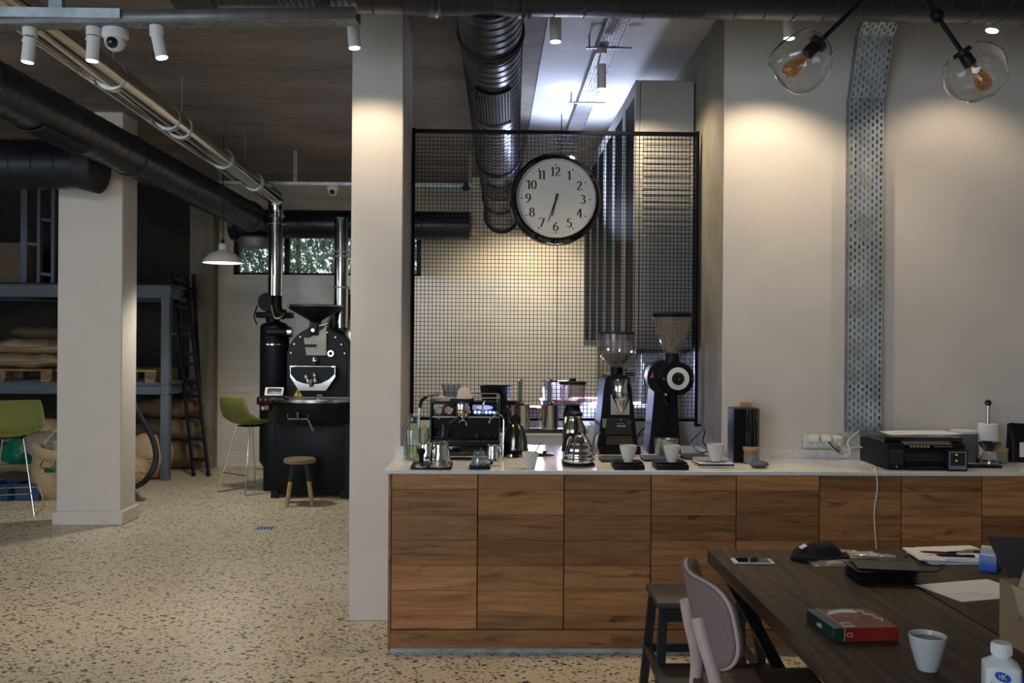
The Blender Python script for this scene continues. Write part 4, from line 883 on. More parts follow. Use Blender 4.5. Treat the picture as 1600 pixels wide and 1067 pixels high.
def crate(label, c, rz):
    t = thing('plastic_crate', label, 'crate', c, rz, 'blue plastic crates'); m = MB(); bl = mat('blue_plastic', (.012, .045, .12), .5)
    m.box((-.12, -.12, 0), (.12, .12, .012)); m.box((-.12, -.12, 0), (-.105, .12, .16)); m.box((.105, -.12, 0), (.12, .12, .16)); m.box((-.12, -.12, 0), (.12, -.105, .16)); m.box((-.12, .105, 0), (.12, .12, .16)); m.box((-.13, -.13, .14), (.13, -.115, .16)); m.build('tub', bl, t)
crate('blue plastic crate on the floor against the open coffee sack', FL(38, 783) + Vector((0, .15, 0)), .1); crate('blue plastic crate at the left edge behind the stool legs', FL(2, 782) + Vector((0, .1, 0)), -.2)
o = MB().tube([PT(150, 560, 9.0), PT(196, 610, 9.0), PT(222, 655, 9.0), PT(240, 690, 9.0), PT(243, 722, 8.95), PT(228, 750, 8.9), FL(206, 762, .03), FL(170, 768, .03)], .028, 14, 8).build('vacuum_hose', rubber)
tag(o, 'thick black hose looping to the floor right of the rear pillar', 'hose')
o = MB().tube([PT(69, 694, 8.6), PT(80, 680, 8.6), PT(95, 665, 8.6), PT(120, 652, 8.6), PT(150, 640, 8.7), FL(150, 775, .0)], .007, 6, 6).build('thin_white_hose', white); tag(o, 'thin white hose arching up from the open sack to the pillar', 'hose')

# ------------------------------------------------------------------ ladder, dark shelf behind it
t = thing('black_ladder', 'black double ladder leaning by the concrete wall beside the rack', 'ladder', FL(305, 744))
O = t.location; YB, YT = O.y, O.y + .3
ends = [((303, 744), (268, 424)), ((326, 738), (291, 432))]; rl = []
for (bx, by), (tx, ty_) in ends:
    p = PT(bx, by, YB); p.z = .0; q = PT(tx, ty_, YT); rl.append((p, q)); m = MB().bar(p - O, q - O, .03, .055, (0, 1, 0)); m.build('rail', black, t)
for k, f in enumerate([.08, .18, .285, .39, .46, .55, .60, .69, .73, .83, .90, .97]):
    m = MB().bar(rl[0][0].lerp(rl[0][1], f) - O, rl[1][0].lerp(rl[1][1], f) - O, .022, .035); m.build('rung', black, t)
p, q = PT(287, 738, YB + .7), PT(276, 428, YT + .04); p.z = 0
r2 = []
for dx_ in (0, .24): m = MB().bar(p + Vector((dx_, 0, 0)) - O, q + Vector((dx_ * .8, 0, 0)) - O, .03, .05, (0, 1, 0)); m.build('rail', black, t)
t = thing('dark_shelf_unit', 'narrow dark metal shelf in the corner behind the ladder', 'shelf', (PT(290, 700, 11.2).x, 11.45, 0))
m = MB()
for x in (-.22, .12):
    for y in (-.25, .25): m.box((x - .015, y - .015, 0), (x + .015, y + .015, 2.3))
m.build('post', black, t); m = MB()
for z in (.12, .42, .68, .98, 1.6, 2.25): m.box((-.23, -.26, z), (.13, .26, z + .02))
m.build('shelf_board', steelpaint, t)
for k, (p_, mt) in enumerate(((280, white), (299, steel), (286, bamboo))):
    o = MB().lathe([(0, 0), (.035, 0), (.035, .09), (.02, .11), (0, .11)], 16).build('tin', mt); o.location = (PT(p_, 560, 11.25).x, 11.25, 1.001); tag(o, ['small white tin on the dark shelf behind the ladder', 'small steel tin on the dark shelf behind the ladder', 'small tan tin on the dark shelf behind the ladder'][k], 'tin', 'tins on the corner shelf')

# wall sockets on tile wall, floor drain
c = PT(377.5, 608, 11.29)
t = thing('wall_socket_strip', 'white triple socket plate on the tiled wall left of the roaster', 'socket', (c.x, 11.3, c.z)); MB().box((-.105, -.012, -.032), (.105, 0, .032), .004).build('plate', white, t); m = MB()
for k in (-1, 0, 1): m.cyl((k * .066, -.016, 0), (k * .066, -.011, 0), .022, n=20)
m.build('socket_face', white, t); m = MB()
for k in (-1, 0, 1):
    for e in (-.007, .007): m.cyl((k * .066 + e, -.0175, 0), (k * .066 + e, -.0155, 0), .003, n=6)
m.build('pin_holes', ink, t)
c = FL(414, 826)
t = thing('floor_drain', 'small square metal floor drain in the terrazzo', 'drain', c, .1); MB().box((-.09, -.09, 0), (.09, .09, .004)).build('drain_plate', galv, t); m = MB()
for k in range(5): m.box((-.06 + k * .027, -.05, .004), (-.048 + k * .027, .05, .0055))
m.build('slots', ink, t)

# ------------------------------------------------------------------ back-room bench and its load
t = thing('steel_work_bench', 'low grey and white work bench in the room behind the mesh', 'bench', (0, 7.0, 0))
m = MB().box((-.49, 0, .86), (.74, .75, .90), .004, 1); m.build('bench_top', steel, t); m = MB()
for x in (-.45, .15, .7):
    for y in (.04, .71): m.box((x - .02, y - .02, 0), (x + .02, y + .02, .86))
m.build('leg', steel, t); MB().box((-.46, .02, .42), (.71, .04, .84)).build('front_panel', white, t)
red = mat('red_handle', (.45, .03, .02), .4)
def ctn(nm, label, cat, px, py, Y, W, D, H, mt, handle=True, bot=.90, grp=None):
    c = PT(px, py, Y); t = thing(nm, label, cat, (c.x, Y, bot), group=grp); m = MB(); m.prism([(-W / 2 * .9, 0), (W / 2 * .9, 0), (W / 2, H), (-W / 2, H)], -D / 2, D / 2); m.box((-W / 2 - .01, -D / 2 - .01, H), (W / 2 + .01, D / 2 + .01, H + .012), .003, 1); m.build('tub', mt, t)
    if handle: MB().tube([(-W * .32, -D / 2 - .005, H - .03), (-W * .32, -D / 2 - .03, H + .012), (W * .32, -D / 2 - .03, H + .012), (W * .32, -D / 2 - .005, H - .03)], .007, 8).build('handle', red, t)
    return t
gp_ = mat('grey_plastic', (.30, .30, .30), .5)
ctn('storage_tub', 'grey tub with red handle on the bench, left of the tall stack', 'tub', 824, 620, 7.3, .20, .2, .13, gp_, grp='tubs with red handles behind the mesh')
ctn('storage_tub', 'grey tub with red handle at the bottom of the tall stack', 'tub', 872, 620, 7.3, .26, .24, .19, gp_, grp='tubs with red handles behind the mesh')
ctn('storage_tub', 'white tub with red handle topping the tall stack behind the mesh', 'tub', 868, 590, 7.3, .20, .2, .13, white, bot=1.105, grp='tubs with red handles behind the mesh')
ctn('storage_tub', 'white tub with red handle behind the low steel grinder', 'tub', 915, 620, 7.35, .22, .2, .20, white, grp='tubs with red handles behind the mesh')
ctn('storage_tub', 'white tub with red handle in the bluish light behind the mesh', 'tub', 945, 620, 7.1, .18, .2, .08, white, grp='tubs with red handles behind the mesh')
c = PT(775, 640, 6.9); t = thing('black_wire_basket', 'round black basket seen through the mesh above the coffee machine', 'basket', (c.x, 7.2, .90)); m = MB().lathe([(0, .14), (.10, .14), (.125, .30), (.13, .31), (.12, .31), (.1, .16)], 24); m.build('basket_body', blackm, t); MB().cyl((0, 0, 0), (0, 0, .14), .07).build('foot', black, t)
c = PT(799, 640, 6.9); t = thing('black_box', 'small black square box on the bench behind the mesh', 'box', (c.x, 7.1, .90)); MB().box((-.07, -.06, 0), (.07, .06, .20), .006).build('case', blackm, t); MB().box((-.06, -.062, .12), (.06, -.06, .18)).build('front_panel', gloss, t)
c = PT(995, 640, 6.7); t = thing('ice_machine', 'white rounded appliance in bluish light behind the mesh', 'appliance', (c.x - .02, 6.95, .0))
m = MB().box((-.28, -.22, 0), (.22, .25, .88)); MB().box((-.28, -.5, .9), (.22, .25, 1.10), .05, 4).build('lid', white, t); 
MB().box((-.27, -.49, .80), (.21, .0, .9), .01).build('body', white, t); MB().box((-.25, -.45, 0), (.2, -.1, .8), .01).build('stand', white, t)
t = thing('water_filter_panel', 'white board with blue, yellow and green water filters on the right', 'filter', (1.16, 6.5, 1.12)); MB().box((-.1, .02, 0), (.1, .035, .36), .004).build('board', white, t)
for k, (z, c1) in enumerate(((.27, (.55, .45, .03)), (.16, (.03, .32, .25)), (.06, (.25, .5, .35)))):
    m = MB().cyl((-.09, 0, z), (.04, 0, z), .024, n=16); m.build('cartridge', mat('cartridge_%s' % ('yellow', 'teal', 'green')[k], c1, .35), t)
    m = MB().cyl((.04, 0, z), (.075, 0, z - .01), .028, n=16); m.build('cap', mat('blue_cap', (.02, .03, .35), .4), t)
m = MB().tube([(.09, -.01, .34), (.10, -.02, .2), (.05, -.03, .05), (-.05, -.03, -.05), (.02, -.03, -.2)], .006, 8, 5); m.build('hose', white, t)
# ------------------------------------------------------------------ things on the marble worktop
WT = 0.9205
def W(px, py): return FL(px, py, WT)
def loc_scale(px, py): b = W(px, py); return b, b.y / FPX
def cup(label, px, py, top_px, h_px, cat='cup', name='coffee_cup', grp=None, base=None, coffee=True, mt=None):
    b, s = loc_scale(px, py) if base is None else (base, base.y / FPX)
    r = top_px * s / 2; h = h_px * s; t = thing(name, label, cat, b, group=grp)
    m = MB().lathe([(0, .002), (r * .5, 0), (r * .56, .006), (r * .72, h * .35), (r * .92, h * .75), (r, h), (r * .95, h), (r * .86, h * .75), (r * .62, h * .25), (0, h * .15)], 36); m.build('cup_body', mt or porc, t)
    if coffee: MB().lathe([(0, h * .86), (r * .88, h * .86)], 32).build('coffee', mat('coffee_crust', (.12, .055, .028), .6, var=.4, vs=60), t)
    return t, r, h
# water bottle
b, s = loc_scale(645, 718)
t = thing('glass_bottle', 'clear glass bottle part filled with pale green liquid beside the pillar', 'bottle', b)
m = MB().lathe([(0, .003), (.040, 0), (.044, .006), (.045, .15), (.040, .175), (.027, .20), (.024, .235), (.027, .25), (.025, .25), (.022, .235), (.025, .20), (.038, .172), (.042, .15), (.041, .008), (0, .006)], 36); m.build('bottle_body', clear('bottle_glass', (.94, .97, .95), .02, 1.2), t)
MB().lathe([(0, .008), (.040, .009), (.0405, .075), (0, .075)], 32).build('liquid', clear('pale_green_liquid', (.80, .84, .66), .03, 1, .14, (.5, .52, .35)), t)
# tamping mat, tamper
a, c2 = W(637, 741), W(702, 727); a.y = 4.606
t = thing('tamping_mat', 'black tamping mat on the front edge of the worktop by the pillar', 'mat', (a.x, a.y, WT)); m = MB().box((0, 0, 0), (.203, .17, .022), .004); m.build('mat_body', rubber, t); mz = WT + .0225
b = FL(658, 730, mz); t = thing('coffee_tamper', 'coffee tamper with black handle and steel base on the mat', 'tamper', b)
MB().lathe([(0, 0), (.027, 0), (.028, .002), (.028, .010), (.012, .016), (.009, .022), (0, .022)], 28).build('tamper_base', steel, t)
MB().lathe([(.0, .02), (.011, .02), (.011, .05), (.013, .06), (.020, .072), (.022, .082), (.018, .092), (0, .094)], 28).build('handle', blackm, t)
def pitcher(label, b, r, h, rz=0.0):
    t = thing('milk_pitcher', label, 'pitcher', b, rz, 'steel milk pitchers')
    m = MB()
    def fn(u, v):
        a = 2 * PI * v; q = u; rr = r * (1.0 + .06 * math.sin(PI * min(q * 1.6, 1)) - .16 * q ** 2); lip = max(0, math.cos(a)) ** 10 * max(0, q - .8) / .2 * r * .32
        return Vector(((rr + lip) * math.cos(a), (rr + lip) * math.sin(a) , h * q + lip * .3))
    m.grid(fn, 18, 40, cv=True); m.cyl((0, 0, 0), (0, 0, .002), r, n=36); o = m.build('pitcher_body', chrome, t, ang=60); sheet(o, .0015)
    MB().tube([(-r * .9, 0, h * .92), (-r * 1.45, 0, h * .85), (-r * 1.5, 0, h * .5), (-r * 1.02, 0, h * .2)], .005, 10, 6).build('handle', chrome, t); return t
pitcher('large mirror steel milk pitcher on the back of the tamping mat', FL(687, 728.5, mz), .049, .115, 1.2)
pitcher('steel milk pitcher partly hidden behind the larger one', W(667, 721), .042, .098, 2.6)
pitcher('small steel pitcher at the right front corner of the coffee machine', W(771, 727), .033, .105, 2.4)
# scale with glass creamer
def scale(label, x0, x1, y0, y1, mt, hpx, plate=None, grp='flat weighing scales'):
    f = W((x0 + x1) / 2, y1); s = f.y / FPX; w_ = (x1 - x0) * s; d = w_ * .95; h = hpx * s
    t = thing('weighing_scale', label, 'scale', (f.x, f.y + d / 2, WT), group=grp); MB().box((-w_ / 2, -d / 2, 0), (w_ / 2, d / 2, h * .75), .005).build('scale_body', mt, t)
    MB().box((-w_ / 2 + .003, -d / 2 + .028, h * .75), (w_ / 2 - .003, d / 2 - .002, h), .002, 1).build('weighing_plate', plate or mt, t); MB().box((-w_ * .3, -d / 2 + .006, h * .75), (w_ * .3, -d / 2 + .024, h * .75 + .0008)).build('display', gloss, t)
    return t, WT + h + .0006
t, z = scale('small black scale under the glass creamer before the coffee machine', 733, 766, 725, 733.5, blackm, 6)
b = FL(748, 727, z); t = thing('glass_creamer', 'upturned clear glass creamer on the small black scale', 'glass', b)
MB().lathe([(.036, 0), (.038, .004), (.036, .03), (.027, .06), (.024, .068), (.026, .075), (.0, .075), (.0, .068), (.022, .066), (.033, .03), (.034, .002), (.036, 0)], 32).build('glass_body', clear('thick_glass', (.86, .89, .90), .02, 2.2, .06, (.6, .65, .7)), t); MB().tube([(.03, 0, .05), (.055, 0, .045), (.055, 0, .02), (.036, 0, .012)], .005, 10, 6).build('handle', clear('thick_glass'), t)
cup('white cup with a spoon in it before the electric kettle', 828.5, 732, 27, 26, coffee=False, name='sugar_cup'); b = W(828.5, 732)
o = MB().bar((0, 0, 0), (.052, .02, .105), .013, .002); o.ball((0, 0, 0), .012, 12, (.8, 1, .5)); o = o.build('spoon', steel); o.location = b + Vector((0, 0, .028)); tag(o, 'steel spoon leaning in the white cup', 'spoon')

# espresso machine
b, s = loc_scale(725, 720); b.y = 5.03; s = b.y / FPX; ex = lambda p: (p - 725) * s; ez = lambda p: (PT(725, p, b.y).z - WT)
t = thing('espresso_machine', 'dark glass and steel espresso machine with gauges and lit buttons', 'coffee machine', b); FR = .0
m = MB().box((ex(674), .06, ez(716)), (ex(778), .45, ez(640)), .004); m.box((ex(674), .02, ez(652)), (ex(778), .1, ez(628)), .004); m.build('body', black, t)
m = MB()
for x in (680, 770):
    for y in (.05, .4): m.cyl((ex(x), y, 0), (ex(x), y, ez(712)), .014, n=14)
m.build('foot', black, t)
brn = mat('brown_glossy_panel', (.035, .025, .018), .15, coat=.6)
MB().box((ex(675), 0, ez(650.5)), (ex(709), .02, ez(631)), .002).build('gauge_panel', brn, t)
MB().box((ex(735), 0, ez(650.5)), (ex(777), .02, ez(631)), .002).build('button_panel', gloss, t)
MB().box((ex(674), -.003, ez(652.5)), (ex(778), .02, ez(650.5))).build('trim_strip', steel, t)
MB().box((ex(676), .045, ez(686)), (ex(776), .06, ez(652.5))).build('splash_panel', gloss, t)
tealg = clear('teal_glass_edge', (.45, .62, .60), .05, 1.5, .45, (.10, .2, .19))
for x in (671, 778): MB().box((ex(x), -.03, ez(692)), (ex(x + 2.3), .44, ez(622)), .001, 1).build('side_panel', tealg, t)
MB().box((ex(673), -.06, ez(695)), (ex(779), .06, ez(688)), .003).build('drip_tray', blackm, t)
m = MB()
for k in range(26): m.box((ex(675.5 + k * 4), -.055, ez(688)), (ex(677 + k * 4), .05, ez(687)))
m.build('drip_grate', steel, t)
MB().box((ex(676), -.02, ez(713)), (ex(776), .06, ez(695)), .004).build('lower_panel', gloss, t)
MB().box((ex(676), -.024, ez(713.5)), (ex(776), -.018, ez(711.5))).build('base_trim', steel, t)
for x in (684, 700):
    MB().lathe([(.0, .0), (.021, .0), (.022, -.006), (.018, -.008), (.017, -.003), (0, -.003)], 28, (ex(x), 0, ez(640.5)), (0, 1, 0)).build('pressure_gauge', chrome, t)
    MB().cyl((ex(x), -.0042, ez(640.5)), (ex(x), -.003, ez(640.5)), .0165, n=24).build('gauge_dial', goldsteel, t)
    MB().bar((ex(x), -.006, ez(640.5)), (ex(x) - .009, -.006, ez(640.5) + .008), .0015, .0015).build('needle', ink, t)
MB().prism([(ex(675.5), ez(635)), (ex(681), ez(635)), (ex(678.3), ez(631))], -.002, 0).build('warning_sign', yel, t)
MB().lathe([(0, ez(650)), (.032, ez(650)), (.036, ez(646)), (.038, ez(630)), (.032, ez(626)), (0, ez(626))], 32, (ex(722.5), -.03, 0)).build('group_head', chrome, t)
MB().lathe([(.037, ez(645)), (.041, ez(644)), (.041, ez(641)), (.037, ez(640.5))], 32, (ex(722.5), -.03, 0)).build('brass_ring', mat('brass', (.65, .42, .15), .25, 1.0), t)
MB().box((ex(706), -.06, ez(628)), (ex(739), .06, ez(623)), .004).build('group_cap', black, t)
pf = MB().lathe([(0, ez(653)), (.02, ez(652)), (.034, ez(650)), (.034, ez(646)), (0, ez(646))], 28, (ex(722.5), -.03, 0)).build('portafilter', chrome, t)
MB().tube([(ex(718), -.05, ez(650)), (ex(711), -.11, ez(654)), (ex(702), -.17, ez(660))], (.009, .014), 12).build('handle', blackm, pf)
MB().tube([(ex(716), -.03, ez(664)), (ex(717), -.03, ez(658)), (ex(722.5), -.03, ez(655)), (ex(727), -.03, ez(658)), (ex(728), -.03, ez(664))], .005, 8, 4).build('spout', chrome, pf)
MB().lathe([(0, 0), (1, 0), (1, -.003), (0, -.004)], 32, (0, 0, 0), (0, 1, 0)); m = MB().cyl((0, -.003, 0), (0, 0, 0), 1, n=36); m.v = [Vector((ex(756) + v.x * .045, v.y, ez(636.5) + v.z * .0125)) for v in m.v]; m.build('display', emit('violet_display', (.42, .42, 1.0), 1.1), t)
for k, x in enumerate((741.5, 747.5, 758.5, 764.5, 770.5)): MB().cyl((ex(x), -.004, ez(643.8)), (ex(x), 0, ez(643.8)), .009, n=18).build('button', emit('blue_button', (.25, .38, 1.0), 2.6), t)
MB().cyl((ex(753), -.006, ez(645)), (ex(753), 0, ez(645)), .007).build('steam_knob', chrome, t); MB().tube([(ex(753), -.02, ez(646)), (ex(753), -.03, ez(634)), (ex(757), -.03, ez(625))], .005, 8, 4).build('lever', chrome, t)
MB().tube([(ex(770), -.02, ez(641)), (ex(776), -.05, ez(643)), (ex(765), -.1, ez(653)), (ex(763), -.1, ez(658))], .0045, 8, 6).build('hot_water_tap', chrome, t)
MB().tube([(ex(776), -.02, ez(646)), (ex(785), -.04, ez(652)), (ex(785.5), -.05, ez(675)), (ex(785), -.06, ez(715))], .004, 8, 6).build('steam_wand', chrome, t)
w2 = MB().tube([(ex(676), .03, ez(618)), (ex(664), .0, ez(621)), (ex(656), -.02, ez(632)), (ex(655), -.03, ez(660)), (ex(655), -.03, ez(690))], .0045, 8, 6).build('steam_wand', chrome, t)
MB().tube([(ex(665), .0, ez(620.5)), (ex(658), -.015, ez(626)), (ex(655.5), -.022, ez(637))], .009, 10, 5).build('grip', blackm, w2)
for x in (684, 764): MB().cyl((ex(x), .042, ez(655)), (ex(x), .045, ez(655)), .004).build('screw', steel, t)
MB().lathe([(.014, 0), (.018, -.006), (.018, .0)], 20, (ex(682), .045, ez(668)), (0, 1, 0)).build('bayonet_ring', chrome, t)
m = MB(); zr = ez(622)
m.tube([(ex(676), .02, zr), (ex(776), .02, zr), (ex(776), .43, zr), (ex(676), .43, zr)], .004, 8, closed=True)
for x in (676, 776):
    for y in (.02, .43): m.cyl((ex(x), y, ez(640)), (ex(x), y, zr), .004, n=8)
m.build('cup_rail', steel, t)
zt_ = b.z + ez(640) + .0008; zt2 = b.z + ez(623) + .0008
o = MB().box((-.05, -.06, 0), (.05, .06, .04), .006).build('black_box', blackm); o.location = (b.x + ex(701), b.y + .3, zt_); tag(o, 'black box on top of the coffee machine under the glass cups', 'box')
b3 = Vector((b.x + ex(700), b.y + .3, zt_ + .0405)); t = thing('glass_tumbler', 'clear glass dripper standing on the black box on the coffee machine', 'glass', b3)
MB().lathe([(0, .0), (.035, 0), (.04, .01), (.05, .06), (.058, .085), (.056, .085), (.046, .06), (.036, .012), (0, .01)], 28).build('glass_body', clear('thick_glass'), t); m = MB()
for k in range(10): a_ = 2 * PI * k / 10; m.tube([Vector((math.cos(a_) * .037, math.sin(a_) * .037, .01)), Vector((math.cos(a_) * .057, math.sin(a_) * .057, .083))], .0025, 6)
m.build('ribs', clear('thick_glass'), t)
b4 = Vector((b.x + ex(723.5), b.y - .0, zt2)); t = thing('upturned_cup', 'pale cup turned upside down on top of the espresso machine group', 'cup', b4); MB().lathe([(.040, 0), (.042, .002), (.034, .045), (.026, .056), (0, .058), (0, .05), (.03, .04)], 28).build('cup_body', mat('blush_porcelain', (.66, .58, .50), .3, var=.03), t)
b5 = Vector((b.x + ex(687), b.y + .1, zt_)); t = thing('folded_towel', 'crumpled pale cloth on top of the espresso machine at its left', 'cloth', b5); crumple(t, 'cloth_body', (0, 0, .035), .04, mat('tan_cloth', (.5, .42, .32), .9), (1, 1, .85), 9)

# electric kettle on base
b, s = loc_scale(805, 712); t = thing('kettle_base', 'round pale base plate under the dark steel electric kettle', 'kettle base', b)
MB().lathe([(0, 0), (.085, 0), (.088, .004), (.086, .018), (.07, .022), (0, .022)], 40).build('base_body', steel, t); MB().box((-.02, -.092, .004), (.02, -.08, .018), .003).build('switch', blackm, t)
k0 = b + Vector((0, 0, .0235)); t = thing('electric_kettle', 'dark steel domed electric kettle with round black dial on top', 'kettle', k0)
MB().lathe([(0, 0), (.072, 0), (.073, .012), (.072, .02), (.066, .075), (.052, .125), (.036, .152), (.026, .16), (0, .161)], 44).build('kettle_body', mat('dark_warm_steel', (.30, .27, .22), .2, 1.0), t)
MB().lathe([(.070, -.001), (.0745, 0), (.0745, .014), (.070, .016)], 44).build('band', blackm, t)
MB().lathe([(0, .012), (.026, .012), (.03, .004), (.03, -.012), (.0, -.014)], 28, (.0, -.01, .18), (0, 1, 0)).build('dial', blackm, t); MB().tube([(.0, -.03, .165), (.004, -.085, .15), (.006, -.095, .09), (.004, -.078, .03)], .011, 12, 6).build('handle', blackm, t)
MB().tube([(.0, .05, .12), (.0, .075, .15), (0, .08, .155)], (.014, .006), 12).build('spout', steel, t)
b, s = loc_scale(851, 711); t = thing('black_pot_lid', 'flat black round lid with knob lying on the marble', 'lid', b); MB().lathe([(0, 0), (.055, 0), (.056, .004), (.05, .008), (0, .01)], 36).build('lid_disc', black, t); MB().lathe([(.006, .008), (.012, .014), (.012, .024), (0, .026)], 20).build('knob', blackm, t)
# hanging measuring jugs
for k, (x, yb, wpx, lab) in enumerate(((813, 670, 30, 'steel jug with long handle hanging on the mesh above the electric kettle'), (859, 670, 27, 'steel jug with long handle hanging on the mesh left of the smoked hopper'))):
    c = PT(x, yb, 5.56); s = 5.56 / FPX; r = wpx * s / 2; t = thing('hanging_jug', lab, 'jug', c, group='long handled steel jugs hung on the mesh'); m = MB().lathe([(0, 0), (r * .94, 0), (r, .01), (r, .14), (r * 1.03, .143), (r * .97, .14), (r * .96, .01), (0, .01)], 36); m.build('jug_body', steel, t)
    MB().box((-.013, .075 - .03, .11), (.013, .048, .29), .002, 1).build('handle', steelpaint, t); MB().box((-.016, .04, .285), (.016, .1185, .297), .002).build('hanging_hook', chrome, t); MB().lathe([(.0, .14), (.02, .142), (.022, .16), (0, .168)], 20).build('strainer', chrome, t)
    m = MB().tube([(-r, 0, .12), (-r - .012, 0, .11), (-r - .012, 0, .05), (-r, 0, .04)], .004, 8, 4); m.build('side_handle', steel, t)

# small grinder with smoked hopper
def hopper_lathe(t, z0, prof, mt=smoke): MB().lathe([(r, z + z0) for r, z in prof], 36).build('hopper', mt, t)
b, s = loc_scale(894, 706); t = thing('small_grinder', 'low steel coffee grinder with wide smoked hopper and black lid', 'coffee grinder', b)
z_ = lambda p: (706 - p) * s
MB().box((-.05, -.05, 0), (.05, .09, z_(648)), .01).build('grinder_body', steel, t); MB().lathe([(0, z_(655)), (.05, z_(655)), (.055, z_(648)), (.04, z_(634)), (.06, z_(632)), (0, z_(631))], 32).build('grinder_head', black, t)
MB().lathe([(.05, z_(632)), (.072, z_(625)), (.075, z_(600)), (.073, z_(600)), (.07, z_(624)), (.048, z_(631))], 36).build('hopper', smoke, t)
MB().lathe([(0, z_(600)), (.079, z_(600)), (.080, z_(597)), (.076, z_(595.5)), (.02, z_(595)), (.018, z_(591)), (0, z_(591))], 36).build('hopper_lid', black, t)
# thermal carafe
b, s = loc_scale(897, 712); b.y -= .0; t = thing('thermal_carafe', 'warm steel thermal carafe with black handle behind the gooseneck kettle', 'carafe', W(897, 716))
s = t.location.y / FPX; MB().lathe([(0, 0), (.062, 0), (.065, .006), (.065, .15), (.062, .17), (.045, .205), (.042, .225), (.046, .235), (0, .235)], 40).build('carafe_body', goldsteel, t)
MB().lathe([(0, .235), (.045, .235), (.047, .25), (.03, .262), (0, .264)], 32).build('carafe_lid', blackm, t); MB().tube([(0, -.04, .23), (.0, -.085, .22), (0, -.09, .13), (0, -.066, .08)], .010, 10, 6).build('handle', blackm, t)
# scale + gooseneck kettle
t, z = scale('black scale under the gooseneck kettle', 880, 930, 718, 728.5, blackm, 6)
b = FL(905, 722, z); t = thing('gooseneck_kettle', 'ribbed steel gooseneck kettle with black handle on a scale', 'kettle', b); pr_ = []
for k in range(27): q = k / 26; r = .080 * (1 - q) ** .0 * (1 - .50 * q ** 1.9) ; pr_.append((r + .0015 * math.sin(q * 26), .008 + q * .125))
MB().lathe([(0, 0), (.07, 0), (.080, .005)] + pr_ + [(.034, .140), (0, .145)], 48).build('kettle_body', chrome, t); MB().lathe([(.0, .143), (.012, .146), (.012, .155), (0, .158)], 20).build('lid_knob', blackm, t)
MB().tube([(.065, -.01, .03), (.095, -.015, .045), (.085, -.015, .09), (.092, -.015, .14), (.108, -.015, .155)], (.010, .005), 12, 7).build('spout', goldsteel, t)
MB().tube([(-.02, -.0, .135), (-.055, -.02, .145), (-.075, -.03, .12), (-.085, -.035, .06)], .010, 12, 6).build('handle', blackm, t)

# tall grinder one
b, s = loc_scale(962, 706); s = b.y / FPX; gx = lambda p: (p - 962) * s; gz = lambda p: (706 - p) * s
t = thing('tall_grinder', 'black tapered coffee grinder with chrome cone and wide clear hopper', 'coffee grinder', b)
MB().prism([(gx(929), 0), (gx(995), 0), (gx(993), gz(690)), (gx(983), gz(606)), (gx(980), gz(590)), (gx(975), gz(585)), (gx(949), gz(585)), (gx(943), gz(590)), (gx(940), gz(606)), (gx(932), gz(690))], -.08, .20).build('grinder_body', blackm, t)
MB().prism([(gx(945), gz(650)), (gx(980), gz(650)), (gx(983), gz(676)), (gx(942), gz(676))], -.105, -.08).build('front_panel', mat('dark_green_black', (.02, .026, .028), .3), t)
MB().prism([(gx(929), 0), (gx(996), 0), (gx(996), gz(694)), (gx(929), gz(694))], -.12, -.08).build('base_lip', blackm, t)
MB().prism([(gx(943), gz(692)), (gx(986), gz(692)), (gx(983), gz(678)), (gx(944), gz(678))], -.10, -.079).build('chute_recess', mat('worn_dark_steel', (.10, .08, .055), .35, .8), t)
MB().box((gx(951), -.083, gz(646)), (gx(980), -.08, gz(615))).build('steel_plate', mat('light_grey_plate', (.42, .46, .46), .4), t)
MB().lathe([(.012, 0), (.047, gz(622) - gz(641)), (.0515, gz(618) - gz(641)), (.0515, gz(594) - gz(641)), (.045, gz(591) - gz(641)), (0, gz(591) - gz(641))], 40, (gx(966), -.10, gz(641))).build('dosing_funnel', chrome, t)
MB().lathe([(0, gz(590)), (.053, gz(590)), (.053, gz(587)), (.035, gz(586)), (.035, gz(573)), (0, gz(573))], 32, (gx(963), .02, 0)).build('neck', blackm, t)
m = MB().bar((gx(975), -.02, gz(586)), (gx(988), -.06, gz(586)), .02, .008); m.bar((gx(976), 0, gz(583)), (gx(990), 0, gz(582)), .015, .008); m.build('adjusting_lever', blackm, t)
MB().lathe([(.034, gz(574)), (.045, gz(570)), (.098, gz(555)), (.102, gz(550)), (.103, gz(521)), (.101, gz(521)), (.100, gz(550)), (.042, gz(568))], 40, (gx(963), .02, 0)).build('hopper', smoke, t)
MB().lathe([(0, gz(521)), (.106, gz(521)), (.107, gz(519)), (.1, gz(518)), (0, gz(517.5))], 40, (gx(963), .02, 0)).build('hopper_lid', black, t)
MB().box((gx(938.5), -.0825, gz(666)), (gx(945.5), -.08, gz(652))).build('sticker', mat('grey_sticker', (.32, .32, .28), .6), t)
m = MB()
for k in range(7): m.box((gx(960 + k * 2), -.1065, gz(664)), (gx(961.3 + k * 2), -.105, gz(661.5)))
for k in range(4): m.box((gx(960 + k * 3), -.1065, gz(659.5)), (gx(961.5 + k * 3), -.105, gz(658.5)))
m.cyl((gx(966), -.107, gz(653)), (gx(966), -.105, gz(653)), .004, n=10); m.build('front_marks', mat('light_marks', (.5, .5, .48), .5), t)
MB().lathe([(.008, 0), (.011, -.001), (.011, .001)], 20, (gx(979), -.106, gz(657)), (0, 1, 0)).build('green_mark', mat('green_mark', (.02, .25, .12), .5), t)

